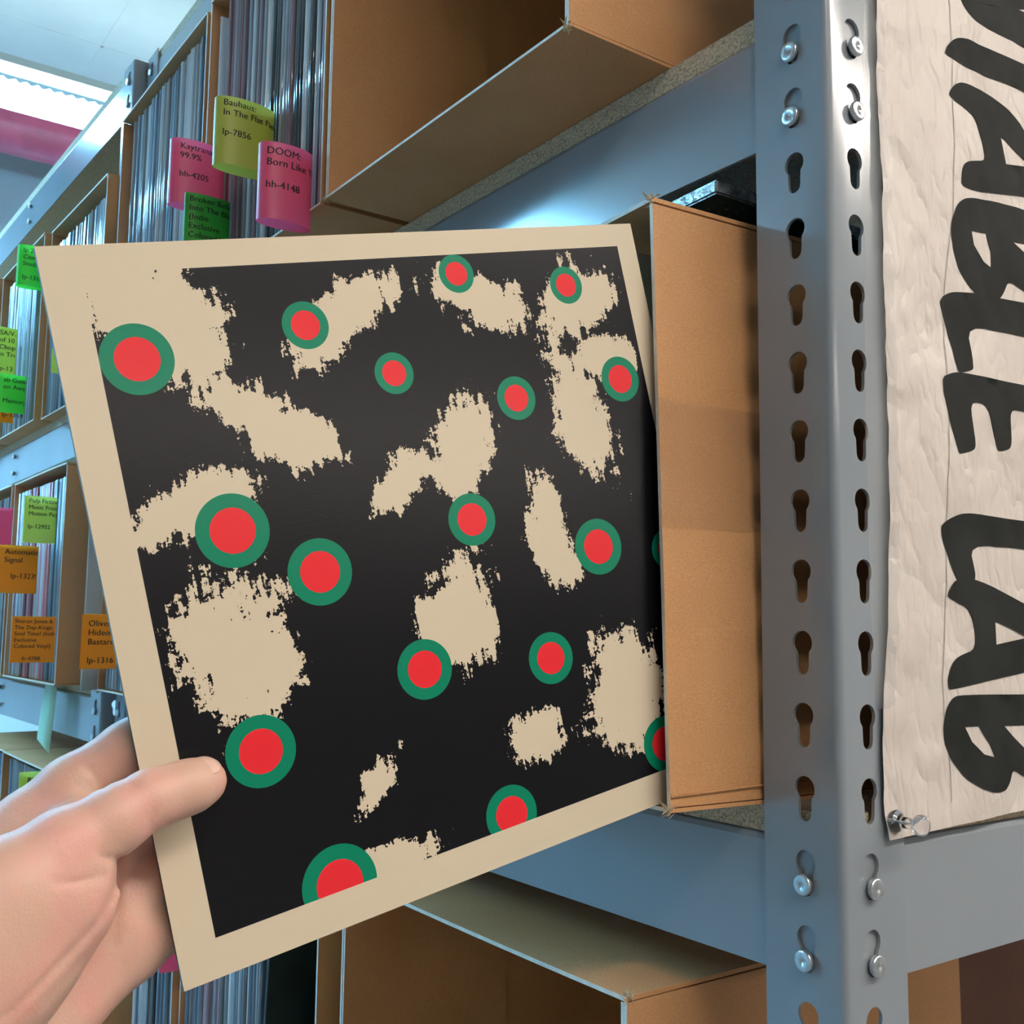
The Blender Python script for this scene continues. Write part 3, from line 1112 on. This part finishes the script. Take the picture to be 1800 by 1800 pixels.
note_px('bright green tag hanging over the orange one at the photo edge', 'bright', -82, (-12, 690), (45, 690), 655, 722,
        ['ab Games:', 'on Away Here', '', 'Memory', '', 'lp-13597'], size=11, inset=(16, 6), bulge=6)
note_px('orange tag peeping out under the bright green tag at the photo edge', 'orange', -76, (-10, 730), (23, 735), 700, 741, [], flat=True)
note_px('lime tag at the bottom shelf beside the hand', 'lime', -62, (32, 1390), (84, 1392), 1358, 1440,
        ['Rhoop', 'Free', '(2'], size=11, inset=(12, 8), bulge=4)
note_px('pink tag peeping out between the palm and the held sleeve', 'pink', -46, (280, 1690), (330, 1690), 1660, 1710, [], bulge=4)
note_px('yellow-green tag half hidden behind the left edge of the held sleeve', 'lime', -46, (90, 640), (130, 640), 612, 655, [], flat=True)

# pale green paper strip hanging from the farther middle beam
A = hit((100, 1220), 1, -32)
st = thing('paper_strip', 'pale green paper strip hanging over the farther middle beam', 'note', (A[0], A[1] - 2, -440))
vs, fs = [], []
for i in range(9):
    s = i / 8
    for d in (0, 0.5):
        vs += [(-44 - 8 * s * s, -6 - 7 * math.sin(s * 1.6) - d, -92 * s + 8), (34 - 16 * s * s, -6 - 3 * math.sin(s * 1.6) - d, -106 * s + 4)]
    if i:
        a, b = 4 * (i - 1), 4 * i
        fs += [(a, b, b + 1, a + 1), (a + 2, a + 3, b + 3, b + 2), (a, a + 2, b + 2, b), (a + 1, b + 1, b + 3, a + 3)]
put('strip', mesh('strip', vs, fs, True), st, M['mint'])


# ------------------------------------------------------------------ banner
def crumple(y, z):
    w = 0
    for (a, b, ph, am) in ((.021, .013, .3, .9), (-.034, .027, 1.9, .7), (.055, -.041, 2.2, .5), (.09, .07, .7, .32), (-.13, .10, 4.1, .24), (.17, -.21, 5.0, .16)):
        w += am * abs(math.sin(a * y + b * z + ph + 1.3 * math.sin(.013 * z - .021 * y + ph)))
    edge = math.exp(-((y - 44) / 9) ** 2)
    return 1.2 + w * 1.05 + edge * (0.7 * math.sin(z * .35) * math.sin(z * .12) + 0.5 * math.sin(z * 0.8)) * 0.6


def bpos(y, z, d=0.0):
    return (crumple(y, z) + d, y, z)


ban = thing('paper_banner', 'crumpled white paper banner with large black brush letters on the shelf end', 'banner', (0, 0, 0))
BX = 3.0


def bpx(q):
    p_ = hit(q, 0, BX)
    return (p_[1], p_[2])


ztop, zbot = 530, bpx((1600, 1470))[1]
edge_px = [(1562, 1470), (1556, 1425), (1553, 1330), (1553, 1240), (1559, 1090), (1562, 905), (1561, 740), (1554, 560), (1551, 380), (1546, 240), (1541, 90), (1539, -20)]
edge = [bpx(q) for q in edge_px] + [(44, 160), (43, 300), (45, 430), (44, ztop)]
nz = 150
vs, fs = [], []
zz = [zbot + (ztop - zbot) * i / nz for i in range(nz + 1)]
ey = np.interp(zz, [e[1] for e in edge], [e[0] for e in edge])
cols = 60
for i, z in enumerate(zz):
    for j in range(cols + 1):
        s = j / cols
        y = ey[i] + (470 - ey[i]) * (s ** 1.5)
        zl = z + (12 * (y - 40) / 420 if i == 0 else 0)
        vs.append(bpos(y, zl))
for i in range(nz):
    for j in range(cols):
        a = i * (cols + 1) + j
        fs.append((a, a + 1, a + cols + 2, a + cols + 1))
put('paper_sheet', mesh('paper_sheet', vs, fs, True), ban, M['paper'])


def chaikin(p):
    r = []
    for a, b in zip(p, p[1:] + p[:1]):
        r += [(a[0] * .8 + b[0] * .2, a[1] * .8 + b[1] * .2), (a[0] * .2 + b[0] * .8, a[1] * .2 + b[1] * .8)]
    return r


def letter(outline, holes=(), px=True):
    out = [bpx(q) for q in outline] if px else outline
    out = chaikin(chaikin(out))
    hs = [[bpx(q) for q in h] if px else h for h in holes]
    ys, zs = [q[0] for q in out], [q[1] for q in out]
    pts = []
    st_ = 5.0
    y = min(ys)
    while y < max(ys):
        z = min(zs)
        while z < max(zs):
            if pip((y, z), out):
                pts.append((y, z))
            z += st_
        y += st_
    v2, f2 = cdt(pts, [out] + hs)
    P = [bpos(q[0], q[1], 0.45) for q in v2]
    F = []
    for t in f2:
        c = (sum(v2[i][0] for i in t) / 3, sum(v2[i][1] for i in t) / 3)
        if pip(c, out) and not any(pip(c, h) for h in hs):
            F.append(tuple(t))
    put('letter', mesh('letter', P, F, True), ban, M['black'])


letter([(1651, 664), (1672, 655), (1692, 655), (1800, 678), (1965, 713), (1985, 800), (1978, 806), (1950, 806), (1935, 745), (1800, 725), (1772, 720), (1775, 780),
        (1772, 790), (1755, 794), (1750, 790), (1735, 712), (1700, 706), (1713, 782), (1710, 792), (1687, 798), (1682, 795)])
letter([(1652, 530), (1657, 520), (1672, 513), (1715, 515), (1800, 533), (1990, 575), (1990, 632), (1800, 592), (1696, 571), (1710, 645), (1708, 651), (1687, 656), (1680, 650), (1654, 540)])
letter([(1698, 347), (1680, 358), (1670, 388), (1670, 410), (1675, 443), (1687, 477), (1703, 503), (1717, 519), (1735, 530), (1753, 530), (1763, 518), (1773, 493), (1800, 515), (1830, 530),
        (1860, 520), (1885, 480), (1890, 430), (1880, 400), (1800, 370), (1747, 353)],
       [[(1708, 405), (1735, 410), (1742, 443), (1742, 471), (1730, 460), (1713, 430)], [(1779, 425), (1850, 440), (1845, 470), (1825, 480), (1800, 445)]])
letter([(1666, 168), (1670, 157), (1678, 148), (1690, 145), (1713, 152), (1747, 173), (1773, 197), (1800, 230), (1860, 305), (1900, 352), (1895, 366), (1800, 346), (1687, 333), (1689, 300), (1693, 288),
        (1703, 283), (1732, 283), (1727, 253), (1717, 217), (1707, 200)], [[(1757, 241), (1814, 295), (1767, 289)]])
letter([(1657, 100), (1661, 83), (1671, 72), (1682, 67), (1707, 71), (1800, 115), (2050, 235), (2075, 130), (2110, 130), (2090, 400), (2060, 400), (2052, 290), (1800, 163)])
letter([(1683, -30), (1688, 0), (1697, 17), (1710, 33), (1740, 52), (1800, 85), (2060, 215), (2060, 160), (1800, 20), (1741, 4), (1800, 6), (2060, 50), (2060, 5), (1740, -60), (1700, -60)])
letter([(1651, 927), (1664, 914), (1688, 903), (1708, 902), (1800, 916), (1990, 945), (1990, 1000), (1800, 965), (1703, 957), (1716, 1019), (1700, 1025), (1677, 1019)])
letter([(1677, 1018), (1664, 1042), (1664, 1050), (1706, 1072), (1715, 1140), (1682, 1154), (1672, 1168), (1666, 1194), (1667, 1210), (1670, 1213), (1800, 1182), (1930, 1150), (1935, 1132),
        (1800, 1062), (1716, 1017)], [[(1747, 1092), (1806, 1120), (1749, 1133)]])
letter([(1686, 1221), (1672, 1228), (1662, 1248), (1658, 1276), (1660, 1304), (1672, 1338), (1696, 1368), (1724, 1386), (1748, 1394), (1768, 1390), (1777, 1376), (1781, 1352), (1800, 1366), (1835, 1375),
        (1870, 1350), (1880, 1300), (1870, 1250), (1860, 1220)],
       [[(1696, 1278), (1722, 1277), (1740, 1308), (1748, 1331), (1730, 1326), (1708, 1304)], [(1764, 1276), (1830, 1275), (1830, 1320), (1815, 1330), (1780, 1296)]])


def stroke(pts, w=17):
    l_, r_ = [], []
    for i, q in enumerate(pts):
        a, b = pts[max(i - 1, 0)], pts[min(i + 1, len(pts) - 1)]
        d = (b[0] - a[0], b[1] - a[1])
        L_ = math.hypot(*d) or 1
        nx, ny = -d[1] / L_ * w / 2, d[0] / L_ * w / 2
        l_.append((q[0] + nx, q[1] + ny))
        r_.append((q[0] - nx, q[1] - ny))
    return l_ + r_[::-1]


# the part of the banner above the picture: R, U, T
for pts in ([(86, 120), (330, 95)], [(330, 100), (325, 62), (250, 58), (205, 95)], [(210, 90), (86, 60)], [(330, 245), (110, 240), (86, 205), (110, 170), (330, 172)],
            [(86, 340), (330, 330)], [(325, 390), (325, 275)]):
    letter(stroke(pts), (), False)

pl = []
for (x, y) in ((1667, -10), (1671, 130), (1676, 250), (1672, 380), (1660, 480), (1658, 600), (1667, 720), (1666, 800), (1663, 930), (1660, 1050), (1657, 1190), (1659, 1260), (1668, 1330), (1671, 1425)):
    pl.append(bpx((x, y)))
vs, fs = [], []
for i in range(len(pl) - 1):
    for s in range(6):
        y = pl[i][0] + (pl[i + 1][0] - pl[i][0]) * s / 6
        z = pl[i][1] + (pl[i + 1][1] - pl[i][1]) * s / 6
        vs += [bpos(y, z, 0.35), bpos(y + 0.55, z, 0.35)]
for i in range(len(vs) // 2 - 1):
    fs.append((2 * i, 2 * i + 1, 2 * i + 3, 2 * i + 2))
put('pencil_line', mesh('pencil_line', vs, fs), ban, M['pencil'])
# clear tape strip holding the edge of the banner to the post
tl = [(1524, -10), (1523, 90), (1527, 160), (1524, 240), (1522, 330), (1528, 430), (1527, 520), (1528, 640), (1529, 720), (1530, 800), (1535, 905), (1535, 1000), (1540, 1100), (1546, 1190), (1550, 1260)]
vs, fs = [], []
for i in range(len(tl) - 1):
    for s in range(5):
        a = bpx((tl[i][0] + (tl[i + 1][0] - tl[i][0]) * s / 5, tl[i][1] + (tl[i + 1][1] - tl[i][1]) * s / 5))
        e = float(np.interp(a[1], zz, ey))
        jit = 0.5 * math.sin(a[1] * .9)
        vs += [(0.25, a[0] + jit, a[1]), (0.4, e - 2.5, a[1]), (crumple(e, a[1]) + .3, e + .6, a[1]), (crumple(e + 4, a[1]) + .35, e + 4, a[1]),
               (crumple(e + 9, a[1]) + .35, e + 9 + jit, a[1])]
for i in range(len(vs) // 5 - 1):
    for j in range(4):
        a = i * 5 + j
        fs.append((a, a + 1, a + 6, a + 5))
put('clear_tape', mesh('clear_tape', vs, fs, True), ban, M['tape2'])

# clear push pin through the lower corner of the banner
pc = bpx((1572, 1443))
pin = thing('push_pin', 'clear plastic push pin through the lower corner of the banner', 'push pin', (2.6, pc[0], pc[1]))


def lathe_x(prof, seg=24):
    vs, fs = [], []
    for (x, r) in prof:
        for s in range(seg):
            a = 2 * math.pi * s / seg
            vs.append((x, r * math.cos(a), r * math.sin(a)))
    for i in range(len(prof) - 1):
        for s in range(seg):
            fs.append((i * seg + s, i * seg + (s + 1) % seg, (i + 1) * seg + (s + 1) % seg, (i + 1) * seg + s))
    fs.append(tuple(range(seg))[::-1])
    fs.append(tuple(range(len(vs) - seg, len(vs))))
    return vs, fs


v, f = lathe_x([(0.4, 5.6), (1.6, 6.0), (2.8, 5.6), (3.6, 4.0), (5.2, 3.1), (11.5, 2.7), (13, 3.4), (14.2, 5.0), (16, 5.5), (18, 5.2), (19, 4.0), (19.3, 1)])
put('pin_head', mesh('pin_head', v, f, True), pin, M['clear'])
v, f = lathe_x([(-6, 0.15), (-2, 0.55), (11, 0.55)], 8)
put('pin_point', mesh('pin_point', v, f, True), pin, M['zinc'])


# ------------------------------------------------------------------ the held record sleeve
RC = np.array([-32.80121794, -17.39164033, 517.46285207])
RR = np.array([[0.8490053707824092, -0.19999591378247167, -0.48907209576181676],
               [0.16484863386770565, 0.9796571416709041, -0.11444130672591094],
               [0.5020107651181324, 0.016538417200477502, 0.8647032279701149]])
RW = AX.T @ RR              # columns: sleeve right, up, away (its back)
RCW = AX.T @ RC + CX
SZ = 156.0
hold = bpy.data.objects.new('held_record_sleeve', None)
COL.objects.link(hold)
mm_ = Matrix.Identity(4)
for i in range(3):
    for j in range(3):
        mm_[i][j] = RW[i][j] * (-1 if j == 2 else 1)      # local z = front normal
if mm_.to_3x3().determinant() < 0:
    raise SystemExit('frame')
mm_.translation = W(*RCW)
hold.matrix_world = mm_ @ Matrix.Translation((-0.156, 0, 0)) @ Matrix.Rotation(math.radians(0.45), 4, 'Y') @ Matrix.Rotation(math.radians(0.2), 4, 'Z') @ Matrix.Translation((0.156, 0, 0))
hold.empty_display_size = 0.02
tag(hold, 'square record sleeve with cream border and dark dotted print held in the hand', 'record')
RT = 4.2
N_ = 30
cr = 1.6


def sq(u, v):
    """keep the sleeve's corners a touch rounded"""
    x, y = (u - .5) * 2 * SZ, (v - .5) * 2 * SZ
    return x, y


vs, fs, mi, uvs = [], [], [], []


def swell(u, v):         # the sleeve is a shade fuller in the middle than at its glued edges
    return -0.5 + 0.5 * (1 - (2 * u - 1) ** 4) * (1 - (2 * v - 1) ** 4)


for side in (0, 1):
    for i in range(N_ + 1):
        for j in range(N_ + 1):
            u, v_ = i / N_, j / N_
            x, y = sq(u, v_)
            vs.append((x, y, swell(u, v_) if side == 0 else -RT - swell(u, v_)))
NN = (N_ + 1) ** 2
for i in range(N_):
    for j in range(N_):
        a = i * (N_ + 1) + j
        fs.append((a, a + N_ + 1, a + N_ + 2, a + 1))
        mi.append(0)
        fs.append((NN + a, NN + a + 1, NN + a + N_ + 2, NN + a + N_ + 1))
        mi.append(1)
for i in range(N_):
    for (p, q) in ((i * (N_ + 1), (i + 1) * (N_ + 1)), ((i + 1) * (N_ + 1) + N_, i * (N_ + 1) + N_), (i + 1, i), (N_ * (N_ + 1) + i, N_ * (N_ + 1) + i + 1)):
        fs.append((p, NN + p, NN + q, q))
        mi.append(1)
me = mesh('sleeve_body', vs, fs, False, mi)
me.materials.append(M['cover'])
me.materials.append(M['spine'])
uvl = me.uv_layers.new(name='uv')
# the printed panel is 0..1; the cream border lies outside it
BL_, BR_, BT_, BB_ = 0.052, 0.040, 0.040, 0.052
for lp in me.loops:
    x, y, _ = vs[lp.vertex_index]
    u, v_ = x / (2 * SZ) + .5, y / (2 * SZ) + .5
    uvl.data[lp.index].uv = ((u - BL_) / (1 - BL_ - BR_), (v_ - BB_) / (1 - BT_ - BB_))
put('sleeve_body', me, hold)


# ------------------------------------------------------------------ the hand: one continuous surface grown from a smooth field
def P(px, py, d):          # survey form: photo point and distance from the lens -> lens-frame mm
    return np.array([(px - 900) / FPX * d, -(py - 900) / FPX * d, d])


def sleeve_depth(px, py):
    d = np.array([(px - 900) / FPX, -(py - 900) / FPX, 1.0])
    n = RR[:, 2]
    return (RC @ n) / (d @ n)


def back_pt(px, py, r):    # a joint lying against the back of the sleeve
    d = sleeve_depth(px, py)
    return (*P(px, py, d + (RT + r) / 0.83), r)


def J(px, py, d, r):
    return (*P(px, py, d), r)


thumb = [J(360, 1373, 440.3, 8.8), J(338, 1381, 436.3, 10.1), J(300, 1393, 431, 10.3), J(262, 1405, 424, 10.8), J(205, 1440, 416, 12.4), J(112, 1498, 405, 15.5), J(15, 1572, 392, 20), J(-95, 1660, 378, 25)]
thenar = [J(118, 1578, 404, 19.0), J(62, 1622, 400, 23), J(-10, 1700, 391, 26), J(-90, 1780, 382, 30)]
index = [J(-80, 1600, 418, 23), J(55, 1462, 441, 16.5), J(130, 1392, 449, 14.6), back_pt(228, 1318, 12.0), back_pt(330, 1245, 9.4), back_pt(420, 1190, 8.2)]
middle = [J(-20, 1640, 420, 20), J(120, 1540, 447, 15.5), back_pt(270, 1430, 11.5), back_pt(385, 1365, 9.4), back_pt(470, 1325, 8.2)]
ring = [J(30, 1740, 420, 20), J(160, 1630, 447, 15.0), back_pt(285, 1538, 11.2), back_pt(395, 1485, 9.2), back_pt(470, 1455, 8.0)]
pinky = [J(40, 1830, 414, 20), J(185, 1697, 441, 13.5), J(232, 1668, 447, 12.8), back_pt(296, 1624, 10.4), back_pt(375, 1588, 8.4), back_pt(430, 1562, 7.2)]
palm = [J(190, 1560, 447, 13.0), J(215, 1620, 446, 13.5), J(140, 1690, 438, 16), J(60, 1760, 426, 19), J(-20, 1860, 408, 24), J(-110, 1960, 392, 28)]
web = [J(60, 1500, 430, 15), J(140, 1462, 430, 12), J(180, 1450, 434, 8)]
arm_a = [J(-120, 1740, 386, 31), J(-300, 1960, 362, 33), J(-560, 2300, 330, 35)]
arm_b = [J(-90, 1900, 390, 29), J(-300, 2140, 362, 31), J(-560, 2480, 330, 34)]


def chain_sdf(X, ch, k):
    r = None
    for a, b in zip(ch, ch[1:]):
        A_, B_ = np.array(a[:3], np.float32), np.array(b[:3], np.float32)
        ba = B_ - A_
        h = np.clip(((X - A_) @ ba) / np.float32(ba @ ba), 0, 1)
        d = np.sqrt(((X - A_ - h[..., None] * ba) ** 2).sum(-1)) - (a[3] + (b[3] - a[3]) * h)
        r = d if r is None else smin(r, d, k)
    return r


def smin(a, b, k):
    h = np.clip(0.5 + 0.5 * (b - a) / k, 0, 1)
    return b + (a - b) * h - k * h * (1 - h)


CREASES = [  # photo polylines of skin folds: depth mm, half width px
    ([(258, 1458), (262, 1440), (269, 1424)], 0.9, 5), ([(219, 1371), (229, 1378), (238, 1386)], 0.7, 3.5), ([(172, 1500), (190, 1508), (208, 1511)], 1.6, 5),
    ([(95, 1552), (140, 1550), (180, 1539)], 1.0, 5), ([(150, 1346), (170, 1366), (184, 1388)], 0.9, 5),
    ([(208, 1512), (208, 1540), (192, 1585), (170, 1622), (131, 1666), (93, 1705), (55, 1745), (10, 1786)], 1.3, 6),
    ([(216, 1505), (216, 1530), (207, 1555), (196, 1585)], 0.8, 4),
    ([(206, 1585), (206, 1625), (200, 1665)], 0.6, 5), ([(150, 1680), (120, 1715), (80, 1760)], 0.5, 5), ([(216, 1690), (190, 1730), (150, 1770)], 0.4, 6)]


def hand_field(X):
    a = smin(chain_sdf(X, thumb, 5), chain_sdf(X, thenar, 8), 9)
    f = None
    for ch in (index, middle, ring, pinky):
        c = chain_sdf(X, ch, 5)
        f = c if f is None else smin(f, c, 3.0)
    f = smin(f, chain_sdf(X, palm, 8), 9)
    f = smin(f, smin(chain_sdf(X, arm_a, 10), chain_sdf(X, arm_b, 10), 14), 12)
    f = smin(f, chain_sdf(X, web, 6), 6)
    d = smin(a, f, 4.5)
    px = 900 + FPX * X[..., 0] / X[..., 2]
    py = 900 - FPX * X[..., 1] / X[..., 2]
    near = (np.abs(d) < 4)
    add = np.zeros_like(d)
    q = np.stack([px[near], py[near]], -1)
    acc = np.zeros(len(q), np.float32)
    for pl_, dep, wd_ in CREASES:
        best = np.full(len(q), 1e9, np.float32)
        for s, t in zip(pl_, pl_[1:]):
            s, t = np.array(s, np.float32), np.array(t, np.float32)
            st2 = t - s
            h = np.clip(((q - s) @ st2) / (st2 @ st2), 0, 1)
            best = np.minimum(best, np.sqrt(((q - s - h[:, None] * st2) ** 2).sum(-1)))
        acc += dep * np.exp(-(best / wd_) ** 2)
    front = X[..., 2][near] < 452
    add[near] = acc * front
    return d + add


def surface_nets(F, lo, h):
    nx, ny, nz = F.shape
    S = F < 0
    cnt = np.zeros((nx - 1, ny - 1, nz - 1), np.int32)
    acc = np.zeros((nx - 1, ny - 1, nz - 1, 3), np.float32)
    co = [(i, j, k_) for i in (0, 1) for j in (0, 1) for k_ in (0, 1)]
    sl = lambda c: tuple(slice(c[i], F.shape[i] - 1 + c[i]) for i in range(3))
    for a in co:
        for ax in range(3):
            if a[ax]:
                continue
            b = list(a)
            b[ax] = 1
            b = tuple(b)
            fa, fb = F[sl(a)], F[sl(b)]
            m_ = (fa < 0) != (fb < 0)
            t = np.where(m_, fa / np.where(m_, fa - fb, 1), 0)
            cnt += m_
            for c in range(3):
                acc[..., c] += m_ * (a[c] + (t if c == ax else 0))
    act = cnt > 0
    idx = -np.ones(act.shape, np.int64)
    idx[act] = np.arange(act.sum())
    ii = np.argwhere(act)
    V = (ii + acc[act] / cnt[act][:, None]) * h + lo
    Q = []
    for ax in range(3):
        a0 = [slice(None)] * 3
        a1 = [slice(None)] * 3
        a0[ax], a1[ax] = slice(0, -1), slice(1, None)
        sa, sb = S[tuple(a0)], S[tuple(a1)]
        o1, o2 = [x for x in range(3) if x != ax]
        E_ = np.argwhere(sa != sb)
        ok = (E_[:, o1] > 0) & (E_[:, o2] > 0) & (E_[:, o1] < F.shape[o1] - 1) & (E_[:, o2] < F.shape[o2] - 1)
        E_ = E_[ok]
        flip = sa[tuple(E_.T)]
        quad = []
        for (d1, d2) in ((-1, -1), (0, -1), (0, 0), (-1, 0)):
            c = E_.copy()
            c[:, o1] += d1
            c[:, o2] += d2
            quad.append(idx[tuple(c.T)])
        quad = np.stack(quad, 1)
        if ax == 1:
            flip = ~flip
        quad[~flip] = quad[~flip][:, ::-1]
        Q.append(quad)
    return V, np.concatenate(Q)


hstep = 1.5
allj = np.array([q for ch in (thumb, thenar, index, middle, ring, pinky, palm, web, arm_a, arm_b) for q in ch])
lo = (allj[:, :3] - allj[:, 3:4]).min(0) - 5
hi = (allj[:, :3] + allj[:, 3:4]).max(0) + 5
ax_ = [np.arange(lo[i], hi[i], hstep, dtype=np.float32) for i in range(3)]
F = np.empty([len(q) for q in ax_], np.float32)
for i0 in range(0, len(ax_[0]), 24):
    X = np.stack(np.meshgrid(ax_[0][i0:i0 + 24], ax_[1], ax_[2], indexing='ij'), -1)
    F[i0:i0 + 24] = hand_field(X)
V, Q = surface_nets(F, lo.astype(np.float32), hstep)
# one relaxing pass keeps the folds
nb = np.zeros_like(V)
dg_ = np.zeros(len(V))
for a, b in ((0, 1), (1, 2), (2, 3), (3, 0)):
    np.add.at(nb, Q[:, a], V[Q[:, b]])
    np.add.at(nb, Q[:, b], V[Q[:, a]])
    np.add.at(dg_, Q[:, a], 1)
    np.add.at(dg_, Q[:, b], 1)
V = V * 0.4 + 0.6 * nb / np.maximum(dg_, 1)[:, None]
VW = V @ AX + CX
wrist = W(*(AX.T @ np.array(arm_a[0][:3]) + CX))
me = bpy.data.meshes.new('hand')
me.from_pydata([tuple(q) for q in (VW / 1000 + np.array([0, 0, ZUP / 1000]) - np.array(wrist))], [], [tuple(int(i) for i in q) for q in Q])
me.polygons.foreach_set('use_smooth', [True] * len(me.polygons))
bm = bmesh.new()
bm.from_mesh(me)
bmesh.ops.recalc_face_normals(bm, faces=bm.faces)
bm.to_mesh(me)
bm.free()
me.materials.append(M['skin'])
per = bpy.data.objects.new('person', None)
COL.objects.link(per)
per.location = wrist
per.empty_display_size = 0.02
tag(per, 'bare left hand of a person gripping the dotted record sleeve by its edge', 'person')
put('hand', me, per)
# thumbnail: a shallow curved plate on the upper side of the thumb tip
A_, B_ = np.array(thumb[0][:3]), np.array(thumb[2][:3])
ax0 = (A_ - B_) / np.linalg.norm(A_ - B_)
upv = np.array([-0.10, 1.0, -0.50])
upv -= ax0 * (upv @ ax0)
upv /= np.linalg.norm(upv)
sdv = np.cross(ax0, upv)
vs, fs = [], []
nu, nv = 14, 14
for i in range(nu + 1):
    s = i / nu
    c = A_ + ax0 * (6.0 - 15.0 * s)
    wid = math.radians(46) * (1 - max(0, 1 - s / 0.25) ** 2 * 0.55) * (1 - max(0, (s - .75) / .25) ** 2 * 0.35)
    r0 = 9.0 + 0.9 * min(1, s * 1.2) - 2.6 * max(0, 1 - s / 0.35) ** 2
    for j in range(nv + 1):
        an = (j / nv * 2 - 1) * wid
        vs.append(c + (r0 + 0.45) * (math.cos(an) * upv + math.sin(an) * sdv) )
for i in range(nu):
    for j in range(nv):
        a = i * (nv + 1) + j
        fs.append((a, a + 1, a + nv + 2, a + nv + 1))
vw = np.array(vs) @ AX + CX
vw = vw + np.array([0, 0, ZUP]) - np.array(wrist) * 1000
nl = put('thumbnail', mesh('thumbnail', [tuple(q) for q in vw], fs, True), per, M['nail'])
md = nl.modifiers.new('s', 'SOLIDIFY')
md.thickness = 0.0005
md.offset = 0
